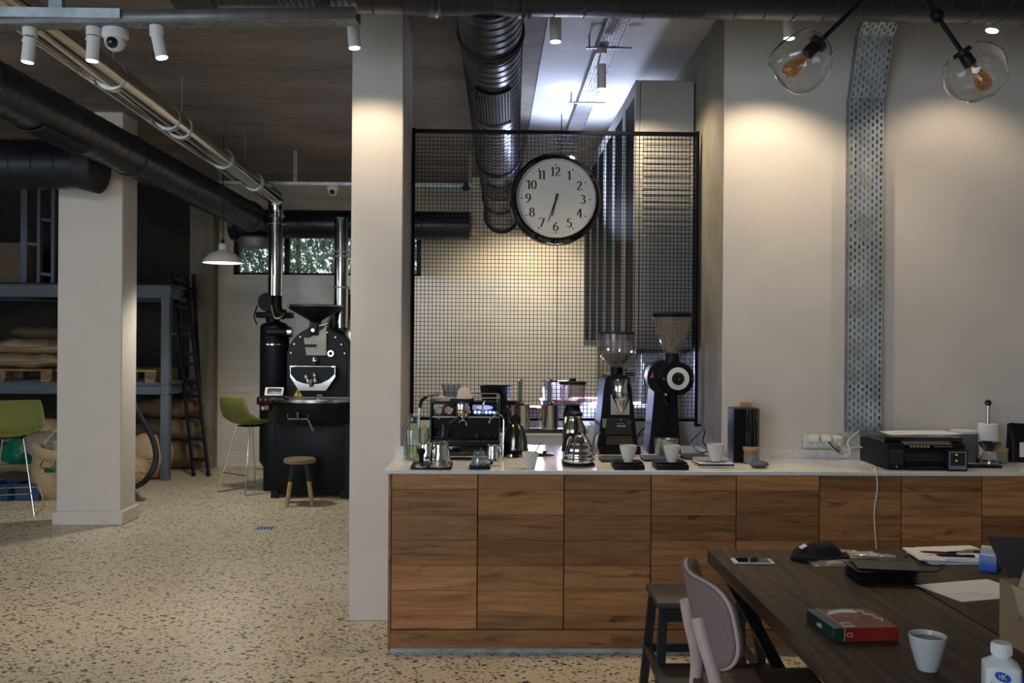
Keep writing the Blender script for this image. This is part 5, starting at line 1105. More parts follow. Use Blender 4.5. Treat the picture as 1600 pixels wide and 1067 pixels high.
# tall grinder two
b, s = loc_scale(1041, 700); b.y = 5.32; s = b.y / FPX; b.x = PT(1041, 700, b.y).x; gx = lambda p: (p - 1041) * s; gz = lambda p: (PT(1041, p, b.y).z - WT)
t = thing('tall_grinder', 'black column coffee grinder with white dial ring and cone hopper', 'coffee grinder', b)
MB().prism([(gx(1013), 0), (gx(1063), 0), (gx(1060), gz(670)), (gx(1056), gz(608)), (gx(1021), gz(608)), (gx(1016), gz(670))], -.02, .20).build('column', blackm, t)
MB().cyl((gx(1041), .18, gz(590)), (gx(1036), -.03, gz(590)), .100, n=48).build('motor_housing', black, t)
MB().cyl((gx(1051), -.14, gz(590)), (gx(1048), .02, gz(590)), .094, n=48).build('grinding_head', black, t)
MB().lathe([(.036, -.006), (.062, -.006), (.064, 0), (.062, .004), (.036, .004)], 48, (gx(1051), -.142, gz(590)), (0, 1, 0)).build('dial_ring', white, t)
MB().lathe([(0, -.03), (.024, -.03), (.028, -.024), (.03, .002), (0, .002)], 32, (gx(1051), -.142, gz(590)), (0, 1, 0)).build('adjusting_knob', blackm, t)
MB().cyl((gx(1051), -.175, gz(590)), (gx(1051), -.171, gz(590)), .007, n=12).build('knob_screw', goldsteel, t); MB().cyl((gx(1042), -.155, gz(586)), (gx(1048), -.155, gz(588)), .004, n=8).build('pointer', blackm, t)
m = MB()
for a_ in (0, 180): m.cyl((gx(1051) + .082 * math.cos(math.radians(a_)), -.150, gz(590)), (gx(1051) + .082 * math.cos(math.radians(a_)), -.14, gz(590)), .006, n=10)
m.build('bolt', steel, t)
MB().prism([(gx(1013), gz(591)), (gx(1019), gz(589)), (gx(1017), gz(580))], -.036, -.033).build('warning_sign', mat('warning_orange', (.5, .12, .04), .5), t)
MB().lathe([(.0, gz(572)), (.042, gz(572)), (.042, gz(560)), (.038, gz(552)), (0, gz(552))], 32, (gx(1046), -.06, 0)).build('neck', blackm, t)
MB().lathe([(.038, gz(552)), (.055, gz(543)), (.085, gz(523)), (.112, gz(495)), (.110, gz(495)), (.083, gz(523)), (.052, gz(542))], 44, (gx(1046), -.06, 0)).build('hopper', hopper_clear, t)
MB().lathe([(0, gz(496)), (.113, gz(496)), (.118, gz(493)), (.118, gz(490.5)), (.10, gz(489)), (0, gz(489))], 44, (gx(1046), -.06, 0)).build('hopper_lid', black, t)
MB().lathe([(.0, gz(530)), (.06, gz(530)), (.028, gz(550)), (0, gz(550))], 32, (gx(1046), -.06, 0)).build('bean_feed', clear('bean_shield', (.7, .62, .52), .1, 1, .35, (.4, .32, .24)), t)
m = MB().tube([(gx(1034), -.06, gz(612)), (gx(1035), -.075, gz(625)), (gx(1040), -.085, gz(633))], .012, 12, 4); m.bar((gx(1046), -.05, gz(605)), (gx(1047), -.05, gz(632)), .03, .03); m.build('spout', black, t); MB().box((gx(1037), -.04, gz(676)), (gx(1042), -.02, gz(618))).build('front_rib', black, t)
MB().ball((gx(1036), -.08, gz(615)), .011, 12).build('spout_screw', steel, t)
b, s = loc_scale(1041, 706); b.y = 5.12; b.x = PT(1041, 700, 5.12).x; s = 5.12 / FPX; t = thing('dosing_bucket', 'open steel dosing bucket under the grinder with the white dial', 'bucket', b); h = 29 * s; r = 19 * s
MB().lathe([(0, 0), (r * .85, 0), (r * .88, .003), (r, h), (r * .97, h), (r * .85, .006), (0, .006)], 40).build('bucket_body', mat('grey_steel', (.40, .42, .40), .3, .9), t); MB().lathe([(r * .98, h - .001), (r * 1.05, h + .001), (r * 1.05, h + .005), (r * .98, h + .004)], 40).build('rim', chrome, t)

# slotted trays, scales and cups
for k, (x0, x1, y1, lab) in enumerate(((941, 968, 723, 'black slotted drip tray behind the leftmost cup scale'), (1008, 1036, 722, 'black slotted drip tray between the first and second cup scales'), (1072, 1100, 719, 'black slotted drip tray between the second and white cup scales'))):
    f = W(x0, y1); t = thing('drip_tray', lab, 'tray', (f.x, f.y + .02, WT), group='black slotted drip trays'); m = MB().box((0, 0, .0), (.13, .14, .008)); m.build('tray_base', rubber, t); m = MB()
    for q in range(9): m.box((.004, .006 + q * .0155, .008), (.126, .012 + q * .0155, .019))
    m.box((0, 0, .0), (.004, .14, .02)); m.box((.126, 0, .0), (.13, .14, .02)); m.build('slats', steelpaint, t)
t, z = scale('black scale under the first tasting cup right of the kettle', 960, 1008, 720, 734.5, blackm, 11); sc1 = t
cup('pale tasting cup on the scale before the chrome-cone grinder', 0, 0, 27.5, 26, 'cup', 'tasting_cup', 'pale tasting cups on scales', FL(981.5, 721.5, z))
t, z = scale('black scale under the middle tasting cup before the steel bucket', 1026, 1077, 720, 734.5, blackm, 11)
cup('pale tasting cup on the black scale in front of the steel bucket', 0, 0, 27.5, 26, 'cup', 'tasting_cup', 'pale tasting cups on scales', FL(1049.5, 721.5, z))
t, z = scale('white and black scale under the rightmost tasting cup', 1092, 1147, 718, 731, white, 11, mat('grey_plate', (.30, .30, .31), .4)); w_ = 55 * t.location.y / FPX; MB().box((-w_ / 2 - .001, -w_ * .95 / 2 - .001, .009), (w_ / 2 + .001, w_ * .95 / 2, .019), .002).build('black_band', gloss, t)
cup('pale tasting cup on the white scale near the black speaker', 0, 0, 27.5, 26.5, 'cup', 'tasting_cup', 'pale tasting cups on scales', FL(1117.5, 720, z))
b = W(1110, 700); t = thing('glass_jar', 'small glass jar against the concrete edge of the opening', 'jar', b + Vector((-.01, .1, 0))); MB().lathe([(0, 0), (.033, 0), (.034, .085), (.028, .09), (0, .09)], 28).build('jar_body', clear('jar_glass', (.9, .88, .84), .03, 1.4, .35, (.45, .42, .38)), t); MB().lathe([(.034, .088), (.036, .089), (.036, .1), (0, .101)], 28).build('jar_lid', steel, t)
o = MB().tube([W(1083, 702) + Vector((0, .1, .03)), W(1098, 712) + Vector((0, .06, .012)), W(1110, 708) + Vector((0, .03, .02)), PT(1098, 690, 5.3), PT(1100, 672, 5.45), W(1086, 700) + Vector((0, .2, .004))], .004, 8, 8).build('black_cable', rubber); tag(o, 'black cable coiled beside the right grinder', 'cable')
o = MB().tube([W(995, 704) + Vector((.0, .12, .01)), PT(1000, 676, 5.5), PT(1012, 666, 5.5), PT(1022, 668, 5.45)], .004, 8, 8).build('black_cable', rubber); tag(o, 'black cable arching between the two tall grinders', 'cable')
# cloth roll / paper bundle left of machine
t = thing('cloth_bundle', 'crumpled beige cloth squeezed between bottle and coffee machine', 'cloth', W(662, 706)); crumple(t, 'cloth_body', (0, 0, .075), .075, mat('beige_cloth', (.5, .44, .33), .9), (.42, .7, 1.0), 12)

# speaker, jar, remote
b, s = loc_scale(1167, 722); t = thing('black_speaker', 'tall black upright speaker with round front column on the worktop', 'speaker', (PT(1166, 700, 4.93).x, 4.93, WT)); s = 4.93 / FPX; h = 85 * s
MB().box((-.069, -.005, 0), (.069, .13, h), .003, 1).build('case', black, t); MB().cyl((.025, .0, .0), (.025, .0, h - .003), .038, n=32).build('front_column', gloss, t)
o = B((-.029, -.02, 0), (.029, .02, .033), .003).build('wooden_block', bamboo); o.location = (t.location.x + .008, 4.99, WT + h + .0006); tag(o, 'small wooden block on top of the black speaker', 'block')
def lidjar(label, px, py, w_px, h_px):
    b, s = loc_scale(px, py); r = w_px * s / 2 * .93; h = h_px * s; t = thing('storage_jar', label, 'jar', b, group='glass jars with wooden lids'); MB().lathe([(0, 0), (r, 0), (r * 1.02, .005), (r * 1.0, h - .018), (r * .96, h - .016), (r * .95, .006), (0, .006)], 32).build('jar_body', clear('jar_glass'), t)
    MB().lathe([(0, h - .018), (r * 1.07, h - .018), (r * 1.09, h - .015), (r * 1.09, h - .002), (r * 1.05, h), (0, h)], 32).build('jar_lid', bamboo, t); MB().lathe([(0, .008), (r * .9, .008), (r * .9, h * .45), (0, h * .48)], 24).build('contents', mat('jar_contents', (.20, .15, .10), .9, var=.4, vs=60), t)
lidjar('glass jar with wooden lid in front of the black speaker', 1174, 724, 26, 26)
lidjar('glass jar with wooden lid right of the dripper stand', 1560.5, 723, 27, 23)
b, s = loc_scale(1186, 730); t = thing('hand_scanner', 'grey rounded handheld device lying in front of the wooden-lid jar', 'device', b); m = MB().ball((0, 0, .018), .05, 20, (1, 1.1, .36)); o = m.build('device_body', mat('slate_plastic', (.07, .08, .10), .5), t); MB().ball((-.01, -.005, .030), .03, 16, (1.1, 1.2, .3)).build('blue_top', mat('slate_blue', (.05, .07, .16), .5), t)

# wall sockets with plugs, cables
c0 = PT(1282, 689, 5.13); t = thing('socket_plate', 'cream triple wall socket with three adapters above the marble', 'socket', (c0.x, 5.131, c0.z)); MB().box((-.107, -.012, -.043), (.107, 0, .043), .008, 3).build('plate', cream, t); MB().box((-.1, -.014, -.03), (.1, -.011, .03)).build('socket_face', white, t)
for k, (dx_, lab) in enumerate(((-.057, 'leftmost'), (.013, 'middle'), (.078, 'rightmost'))):
    t = thing('plug_adapter', '%s white plug adapter in the wall socket' % lab, 'plug', c0 + Vector((dx_, -.016, .012)), group='adapters in the wall socket'); MB().box((-.027, -.05, -.018), (.027, 0, .02), .006, 3, Matrix.Rotation(math.radians(-22 if k < 2 else 10), 3, 'X')).build('adapter_body', white, t); MB().tube([(.0, -.04, -.012), (.008, -.055, -.03)], .005, 8).build('strain_relief', white, t)
def cable(nm, label, pts, r=.0032, mt=white): o = MB().tube(pts, r, 8, 8).build(nm, mt); tag(o, label, 'cable'); return o
cable('white_cable', 'white cable from the middle adapter down onto the marble', [c0 + Vector((-.0, -.07, .0)), c0 + Vector((.06, -.09, -.05)), W(1318, 713), W(1350, 722), W(1400, 725)])
cable('white_cable', 'white charging cable hanging from the worktop down the cabinet front', [PT(1342, 673, 5.02), PT(1325, 690, 4.95), PT(1328, 708, 4.9), W(1308, 718) + Vector((0, 0, .004)), W(1340, 724) + Vector((0, 0, .004)), W(1362, 728) + Vector((0, 0, .004)), PT(1367, 733, 4.596), PT(1371, 760, 4.59), PT(1366, 800, 4.6), PT(1368, 840, 4.6), PT(1371, 880, 4.605), PT(1372, 930, 4.605)])
cable('white_cable', 'white cable from the right adapter to the wall tray', [c0 + Vector((.085, -.07, -.02)), c0 + Vector((.12, -.09, -.055)), PT(1322, 703, 5.0), PT(1342, 698, 5.0), PT(1352, 702, 4.98)])
cable('black_cable', 'black cable knotted under the socket adapters', [c0 + Vector((.02, -.07, .0)), c0 + Vector((.06, -.10, -.045)), W(1316, 708) + Vector((0, 0, .03)), W(1324, 716) + Vector((0, 0, .01)), W(1306, 713) + Vector((0, 0, .02)), W(1322, 708) + Vector((0, 0, .035)), W(1338, 712) + Vector((0, 0, .01)), W(1346, 708) + Vector((0, 0, .012)), W(1356, 714) + Vector((0, 0, .006))], .004, rubber)
o = B((-.03, -.015, 0), (.03, .015, .022), .006).build('inline_switch', mat('orange_plug', (.5, .10, .03), .4)); o.location = W(1319, 713) + Vector((0, .02, .036)); tag(o, 'small orange and black plug in the cable tangle', 'plug'); o.location.z = WT

# printer
x0, x1 = PT(1347, 700, 4.98).x, PT(1502, 700, 4.68).x; fx0, fx1 = PT(1388, 725, 4.66).x, PT(1510, 725, 4.66).x
t = thing('inkjet_printer', 'wide black inkjet printer with papers on its lid', 'printer', (fx0, 4.67, WT)); PW = fx1 - fx0; H = .165
MB().box((0, 0, .004), (PW, .36, H - .03), .008).build('printer_body', blackm, t); MB().box((-.003, .03, H - .03), (PW + .003, .363, H), .006).build('scanner_lid', gloss, t)
MB().prism([(.0, H - .055), (.0, H - .032), (.03, H - .02), (.03, H - .06)], .085, PW - .07, 'x').build('control_panel', mat('panel_brown', (.10, .085, .065), .4), t)
m = MB()
for k in range(6): m.box((.115 + k * .018, -.004, H - .049), (.126 + k * .018, .01, H - .04))
for k in range(7): m.box((.24 + k * .014, -.004, H - .047), (.247 + k * .014, .01, H - .043))
m.build('panel_buttons', mat('silver_buttons', (.45, .42, .36), .4), t)
MB().box((.09, -.002, .045), (PW - .05, .02, .085)).build('output_slot', ink, t); MB().box((.095, -.02, .012), (PW - .09, .06, .022), .003).build('paper_tray', gloss, t); MB().box((.01, -.006, .03), (.08, .004, H - .06), .003).build('ink_door', mat('ink_door', (.02, .026, .032), .3), t); MB().cyl((.045, -.004, .018), (.045, 0, .018), .006).build('brand_dot', steel, t)
for k in range(4):
    o = B((-.14, -.10, 0), (.14, .10, .0012)).build('paper_sheet', paper, rz=.06 * k - .1); o.location = (fx0 + .22 + .03 * k, 4.67 + .21, WT + H + .0006 + .002 * k); tag(o, ['bottom paper sheet on the printer lid', 'second paper sheet from the bottom on the printer lid', 'third paper sheet from the bottom on the printer lid', 'topmost paper sheet on the printer lid'][k], 'paper', 'papers on the printer lid')
c = PT(1498, 729, 4.62); t = thing('small_framed_screen', 'small framed screen with yellow dots leaning on the printer front', 'screen', (c.x, 4.632, WT)); MB().box((-.052, 0, 0), (.052, .02, .108), .002).build('case', blackm, t); MB().box((-.045, -.002, .01), (.045, 0, .100)).build('bezel', mat('bezel_grey', (.22, .24, .27), .4), t); MB().box((-.037, -.003, .028), (.037, -.0018, .094)).build('screen', gloss, t)
m = MB()
for z in (.05, .08): m.box((-.012, -.004, z), (-.003, -.003, z + .008))
m.build('screen_icons', emit('icon_yellow', (.7, .7, .1), .5), t)
b = W(1508, 721); t = thing('fabric_speaker', 'grey fabric cylinder speaker with pale top behind the printer', 'speaker', b + Vector((0, .02, 0))); s = b.y / FPX; MB().lathe([(0, 0), (.068, 0), (.07, .004), (.07, .155), (0, .155)], 44).build('speaker_body', mat('grey_mesh_fabric', (.17, .19, .23), .9), t); MB().lathe([(.07, .155), (.071, .158), (.07, .168), (.06, .173), (0, .173)], 44).build('speaker_top', white, t)
b = W(1543.5, 708); b.y = 4.98; b.x = PT(1543.5, 700, 4.98).x; t = thing('paper_towel_roll', 'white paper towel roll', 'paper towel', b + Vector((0, 0, .02))); t['label'] = 'white paper towel roll on a steel rod stand'; MB().lathe([(.02, 0), (.05, 0), (.051, .002), (.0515, .19), (.049, .193), (.02, .193)], 40).build('roll', paper, t)
t2 = thing('towel_holder', 'steel rod towel stand with black ball top', 'holder', b); MB().lathe([(0, 0), (.07, 0), (.07, .012), (.06, .018), (0, .018)], 40).build('base', black, t2); MB().cyl((0, 0, .018), (0, 0, .318), .011, n=20).build('rod', steel, t2); MB().ball((0, 0, .325), .018, 20).build('ball_top', gloss, t2)
b, s = loc_scale(1546, 727); t = thing('dripper_carafe', 'glass carafe holding a black dripper before the paper towels', 'carafe', b); MB().lathe([(0, 0), (.04, 0), (.048, .01), (.046, .04), (.03, .065), (.03, .075), (.028, .075), (.028, .064), (.044, .04), (.045, .012), (0, .004)], 32).build('carafe_body', clear('clear_glass'), t); MB().lathe([(.02, .075), (.03, .08), (.058, .118), (.062, .12), (.06, .124), (.055, .12), (.025, .085)], 36).build('dripper', gloss, t)
b = W(1536, 730); o = B((-.085, -.03, 0), (.085, .05, .012), .003).build('flat_black_case', blackm, rz=-.05); o.location = b; tag(o, 'flat black case lying on the worktop right of the printer', 'case')
def bag(label, px, py, w_, d_, h, rz, yoff=0, patch=False):
    b = W(px, py); t = thing('coffee_bag', label, 'bag', b + Vector((0, yoff, 0)), rz, 'black coffee bags at the right end'); m = MB()
    def fn(u, v):
        a = 2 * PI * v; e = .45; c_, s_ = math.cos(a), math.sin(a); x = w_ / 2 * math.copysign(abs(c_) ** e, c_); y = d_ / 2 * math.copysign(abs(s_) ** e, s_) * (1 - u ** 2.2 * .93); return Vector((x * (1 - .05 * math.sin(PI * u)), y, h * u + .004 * math.sin(5 * x * 20)))
    m.grid(fn, 14, 32, cv=True); m.build('bag_body', blackm, t, ang=50); MB().box((-w_ / 2 * .96, -.004, h - .012), (w_ / 2 * .96, .004, h)).build('seal', rubber, t)
    if patch:
        MB().box((-.03, -d_ / 2 - .003, .03), (.07, -d_ / 2 - .0015, .11)).build('white_label', white, t); MB().box((.025, -d_ / 2 - .0045, .03), (.068, -d_ / 2 - .003, .075)).build('teal_patch', mat('teal_print', (.12, .33, .30), .6), t)
        m = MB()
        for k in range(3): m.box((.0 + k * .012, -d_ / 2 - .0045, .084), (.006 + k * .012, -d_ / 2 - .003, .100))
        m.build('label_print', ink, t)
bag('black coffee bag standing left of the labelled one', 1576, 712, .12, .08, .21, .0, .06)
bag('black coffee bag with a white and teal label at the right edge', 1600, 722, .15, .09, .21, -.08, .03, True)

# ------------------------------------------------------------------ big table
TZ = .75; TX0, TX1, TX2 = .857, 1.44, 2.62; TYF, TYN = 3.63, 1.15
t = thing('dining_table', 'large dark stained wooden table at lower right with two board tops', 'table', (0, 0, 0))
m = MB(); m.t = .5; m.box((TX0, TYN, TZ - .055), (TX1 - .004, TYF, TZ), .004, 1); m.build('table_top', darkwood, t)
m = MB(); m.t = .22; m.box((TX1 + .004, TYN, TZ - .055), (TX2, TYF + .01, TZ), .004, 1); m.build('table_top', darkwood, t)
for (x0, x1) in ((.89, 1.27), (2.55, 2.2)):
    for y in (3.4, 1.4): MB().bar((x0, y, TZ - .057), (x1, y, 0), .06, .04).build('leg', black, t)
for y in (3.4, 1.4): MB().box((.88, y - .03, TZ - .085), (2.56, y + .03, TZ - .057)).build('crossbar', black, t)
def T(px, py, z=TZ + .0005): return FL(px, py, z)
# phone
a, b_, c = T(1143, 874), T(1205, 884), T(1195, 871); ctr = (T(1176, 878.5)); t = thing('smartphone', 'white smartphone lying near the left far corner of the table', 'phone', ctr, rz=-.05)
MB().box((-.075, -.036, 0), (.075, .036, .008), .0035, 3).build('phone_body', white, t); MB().box((-.060, -.033, .008), (.058, .033, .0086)).build('screen', gloss, t); MB().cyl((.067, 0, .008), (.067, 0, .0086), .005).build('home_button', steel, t)
# black knit cap
t = thing('knit_hat', 'soft folded black knit hat with a white tag on the table', 'hat', T(1276, 873)); m = MB()
def cap(u, v):
    a = 2 * PI * v; q = PI / 2 * u; r = math.cos(q) ** .55; x = .10 * r * math.cos(a); y = .065 * r * math.sin(a); z = .062 * math.sin(q) * (1 - .25 * (x / .1) ** 2) + .006 * math.sin(9 * a + 5 * u) * math.cos(q); x += .018 * u; k = mnoise.noise(Vector((x * 22, y * 26, 1.3))); return Vector((x + .008 * k, y * (1 + .12 * k), max(0, z * (1 + .28 * k))))
m.grid(cap, 18, 44, cv=True); m.build('cap_body', mat('black_knit', (.012, .012, .015), .95, bmp=.4, vs=60), t, ang=180); MB().tube([(-.10, -.02, .012), (-.05, -.062, .016), (.03, -.066, .014), (.10, -.03, .012), (.115, .02, .012)], .011, 12, 6).build('folded_brim', MATS['black_knit'], t); MB().box((-.07, -.03, .048), (-.045, .0, .052), 0, 1, Matrix.Rotation(-.5, 3, 'Y')).build('white_tag', paper, t)
def sachet(label, px, py, w_, d_, rz, seed):
    t = thing('plastic_sachet', label, 'packet', T(px, py), rz, 'clear plastic packets on the table'); rr = random.Random(seed); p_ = [rr.uniform(0, 6) for _ in range(4)]
    m = MB().grid(lambda u, v: Vector(((u - .5) * w_, (v - .5) * d_, .004 + .011 * math.sin(PI * u) * math.sin(PI * v) * (1 + .5 * math.sin(14 * u + p_[0]) * math.sin(11 * v + p_[1])) + .0025 * math.sin(30 * u + 20 * v + p_[2]))), 26, 18); m.grid(lambda u, v: Vector(((u - .5) * w_, (v - .5) * d_, .0005)), 2, 2); m.build('packet_film', cello, t, ang=18)
    MB().box((-w_ * .15, -d_ * .2, .006), (w_ * .2, d_ * .2, .009)).build('paper_slip', paper, t)
sachet('clear plastic packet in front of the black cap', 1301, 881, .17, .085, .05, 1); sachet('clear plastic packet behind the black envelopes', 1350, 869, .22, .12, -.5, 2)
# black envelopes
base = T(1382, 908)
for k in range(7):
    t = thing('black_envelope', ['bottom black envelope of the stack', 'second black envelope up from the bottom of the stack', 'third black envelope up from the bottom', 'middle black envelope of the stack', 'third black envelope down from the top', 'second black envelope down from the top', 'topmost black envelope, lying askew on the stack'][k], 'envelope', base + Vector((.004 * math.sin(k * 2.1) + (.012 if k == 6 else 0), .03 + .005 * math.cos(k * 1.7), .0085 * k)), (.03 * math.sin(k * 3) + (-.16 if k == 6 else -.04)), 'stack of black envelopes')
    e = .004 + (.006 if k == 6 else .001); m = MB().grid(lambda u, v: Vector(((u - .5) * .21, (v - .5) * .15, .0008 + e * math.sin(PI * v) * (.5 + .5 * math.sin(3 * u + k)))), 10, 8); m.grid(lambda u, v: Vector(((u - .5) * .21, (v - .5) * .15, 0)), 2, 2); m.build('envelope_body', mat('black_card', (.022, .023, .027), .55), t); MB().prism([(-.104, .0745), (.104, .0745), (0, .01)], .0056 + e * .4, .0062 + e * .4, 'z').build('flap', mat('black_card'  , (.022, .023, .027), .55), t)
# white paper
pa, pb = T(1430, 914), T(1540, 905); aw = math.atan2(pb.y - pa.y, pb.x - pa.x); p = pa + Vector((math.cos(aw) * .15 + math.sin(aw) * .105, math.sin(aw) * .15 - math.cos(aw) * .105, 0)); t = thing('paper_sheet', 'large white sheet with faint writing right of the black envelopes', 'paper', p, aw); MB().box((-.15, -.105, 0), (.15, .105, .0008)).build('sheet', paper, t); m = MB(); rr = random.Random(5)
for k in range(5):
    y = -.02 - k * .014; m.tube([(-.12 + j * .006 + .02 * k, y + .0025 * math.sin(j * 1.9 + rr.uniform(0, 3)), .0009) for j in range(18 - k)], .00035, 4)
m.build('handwriting', mat('faint_ink', (.25, .25, .28), .8), t)
# notebooks and pens
p = T(1494, 872); o = MB()
for k, (dx_, dy_, rz, z, w_, lab) in enumerate(((.0, .0, .05, 0, .30, 'lowest notebook of the paper pile behind the pens'), (-.03, .01, -.12, .007, .27, 'middle notebook of the paper pile'), (.02, .02, .14, .013, .24, 'top loose sheets of the paper pile under the pens'))):
    t = thing('notebook', lab, 'notebook', p + Vector((dx_, dy_, z)), rz, 'papers and notebooks by the laptop'); MB().box((-w_ / 2, -.1, 0), (w_ / 2, .1, .0055), .001, 1).build('pages', paper, t); MB().box((-w_ / 2, -.1, .0055), (w_ / 2, .1, .0062)).build('cover', [mat('blue_grey_paper', (.35, .40, .5), .7), paper, paper][k], t)
zp_ = p.z + .0198
def pen(label, px, py, L, rz, c1, z=zp_):
    t = thing('pen', label, 'pen', FL(px, py, z + .004), rz, 'pens lying on the papers'); MB().lathe([(.001, 0), (.004, .012), (.0045, .02), (.0045, L)], 12, (-L / 2, 0, 0), (1, 0, 0)).build('barrel', c1, t); MB().lathe([(.0048, 0), (.0048, L * .25), (0, L * .26)], 12, (L / 2 - L * .25, 0, 0), (1, 0, 0)).build('cap', gloss, t); MB().bar((L * .28, 0, .006), (L * .46, 0, .006), .003, .001).build('clip', steel, t)
pen('dark red pen lying leftmost on the papers', 1466, 863, .13, -.18, mat('dark_red', (.22, .02, .03), .3)); pen('black pen lying on the papers beside the red pen', 1492, 868, .14, -.15, gloss); pen('yellow pen at the back of the papers near the blue dispenser', 1527, 859, .12, .1, mat('yellow_pen', (.6, .5, .08), .4)); pen('silver pen lying on the papers in the middle', 1508, 862, .13, .05, steel)
o = MB().tube([T(1425, 880), T(1440, 882) , T(1468, 884), T(1477, 877), T(1474, 886), T(1462, 893), T(1440, 893), T(1428, 892)], .004, 6, 6).build('black_strap', rubber); tag(o, 'narrow black strap looped on the table behind the white sheet', 'strap')
t = thing('glass_vial', 'tiny clear glass vial standing behind the black envelopes', 'vial', T(1416, 883)); MB().lathe([(0, 0), (.006, 0), (.006, .022), (.004, .026)], 16).build('vial_body', clear('thick_glass'), t); MB().lathe([(0, .026), (.006, .026), (.006, .034), (0, .034)], 16).build('cap', black, t)
# tape dispenser
p = T(1549, 887); t = thing('tape_dispenser', 'bright blue plastic tape dispenser beside the laptop', 'tape dispenser', p, .9); blu = mat('bright_blue', (.02, .12, .50), .35)
MB().prism([(-.07, 0), (.06, 0), (.066, .016), (.02, .03), (-.02, .072), (-.062, .076), (-.075, .05)], -.028, .028).build('dispenser_body', blu, t); MB().lathe([(.014, -.024), (.032, -.024), (.032, .024), (.014, .024)], 28, (-.04, 0, .055), (0, 1, 0)).build('tape_roll', mat('tape', (.5, .5, .45), .3), t); MB().box((.058, -.026, .012), (.068, .026, .024)).build('cutter', steel, t)
# laptop
a = PT(1537, 836, 3.28); b1 = PT(1570, 892, 3.16); t = thing('laptop', 'open grey laptop at the right edge seen from behind its screen', 'laptop', (b1.x, 3.10, TZ + .0006), -.12)
al = mat('dark_aluminium', (.055, .056, .065), .4, .2)
MB().box((-.02, -.24, 0), (.32, 0, .016), .004).build('keyboard_base', al, t); hgt = a.z - TZ - .016
m = MB(); P0, P1, P2, P3 = Vector((-.02, .0, .016)), Vector((.32, .0, .016)), Vector((.30, .13, hgt + .016)), Vector((-.04, .13, hgt + .016)); nn = (P1 - P0).cross(P3 - P0).normalized() * .007
m.add([P0, P1, P2, P3, P0 + nn, P1 + nn, P2 + nn, P3 + nn], [(0, 1, 2, 3), (7, 6, 5, 4), (0, 4, 5, 1), (1, 5, 6, 2), (2, 6, 7, 3), (3, 7, 4, 0)]); m.build('screen_lid', al, t)
MB().box((.0, -.19, .016), (.30, -.06, .0175)).build('keyboard', blackm, t); MB().cyl((0, .002, .012), (.3, .002, .012), .006, n=10).build('hinge', black, t)
# kraft paper bag
kraft = mat('kraft_paper', (.30, .20, .12), .85, var=.08)
p = FL(1561, 998, TZ); t = thing('kraft_carton', 'brown kraft carton with folded torn top at the right edge', 'carton', (p.x + .12, p.y - .09, TZ + .0006), -.02); zt = PT(1561, 904, p.y).z - TZ
MB().prism([(-.12, 0), (.14, 0), (.14, zt), (-.12, zt)], -.09, .09).build('carton_body', kraft, t); MB().box((-.1212, -.012, zt * .45), (-.12, -.010, zt * .95)).build('seam', mat('kraft_seam_line', (.16, .10, .06), .9), t)  # darker kraft strip drawn along the carton's side seam
kl = mat('kraft_light', (.42, .33, .24), .85); m = MB(); m.grid(lambda u, v: Vector((-.1225 - .003 * math.sin(PI * v), .02 - .11 * u, zt - (.05 + .03 * math.sin(2.5 * u + .6)) * v * min(1, u * 3) + .001)), 14, 6); sheet(m.build('folded_flap', kl, t)); m = MB(); m.grid(lambda u, v: Vector((-.118 + .03 * v, .0 - .03 * u + .02 * v, zt + .055 * v * (1 - .2 * u))), 6, 10); m.grid(lambda u, v: Vector((-.09 + .16 * u, -.04 + .03 * v, zt + (.05 + .02 * math.sin(4 * u)) * v)), 12, 8); sheet(m.build('torn_flap', kl, t), .001)
# tea / confectionery box
gb = T(1337, 1003); pL, pR = T(1302, 1003), T(1403, 1001); wb = (pR - pL).length; ang = math.atan2(pR.y - pL.y, pR.x - pL.x); hb = .037
t = thing('gift_box', 'flat red and dark green printed box lying on the table', 'box', pL, ang); db = .185
MB().box((0, 0, 0), (wb, db, hb), .0015, 1).build('box_body', mat('box_green', (.012, .035, .032), .35), t); redm = mat('box_red', (.22, .018, .014), .35, var=.3, vs=12)
MB().box((wb * .18, -.0008, .001), (wb + .0008, db * .9, hb + .0008)).build('red_print', redm, t)
m = MB(); m.prism([(wb * .18, db * .62), (wb * .3, db * .85), (wb * .55, db * .93), (wb * .72, db * .9), (wb * .72, db * .74), (wb * .45, db * .76), (wb * .3, db * .7)], hb + .0008, hb + .0014, 'z'); m.build('white_print', paper, t)
m = MB()
for i in range(4):
    for j in range(2): m.box((wb * (.24 + .15 * i), db * (.26 + .2 * j), hb + .0008), (wb * (.36 + .15 * i), db * (.41 + .2 * j), hb + .0014))
m.build('picture_squares', mat('picture_brown', (.20, .07, .04), .4, var=.5, vs=60), t)
m = MB(); m.box((wb * .21, db * .06, hb + .0008), (wb * .36, db * .26, hb + .0016)); m.build('barcode_label', paper, t); m = MB()
for k in range(9): m.box((wb * (.225 + k * .014), db * .09, hb + .0016), (wb * (.231 + k * .014), db * .22, hb + .002))
m.build('barcode', ink, t); gold = mat('gold_print', (.50, .36, .18), .4, .3)
m = MB(); m.tube([(wb * .74, db * .84, hb + .001), (wb * .82, db * .78, hb + .001), (wb * .8, db * .66, hb + .001), (wb * .9, db * .6, hb + .001), (wb * .88, db * .45, hb + .001), (wb * .95, db * .38, hb + .001), (wb * .9, db * .3, hb + .001)], .004, 6, 4); m.box((wb * .165, -.001, .001), (wb * .18, db, hb + .001)); m.build('gold_ornament', gold, t)
m = MB(); add_text(m, 'nafti', .018, lambda x, y, z: (-.0008 - z, db * .5 - x, hb * .5 + y)); add_text(m, 'CS', .016, lambda x, y, z: (wb * .25 + x, -.0012 - z, hb * .5 + y)); m.build('lettering', mat('light_print', (.5, .5, .46), .5), t)
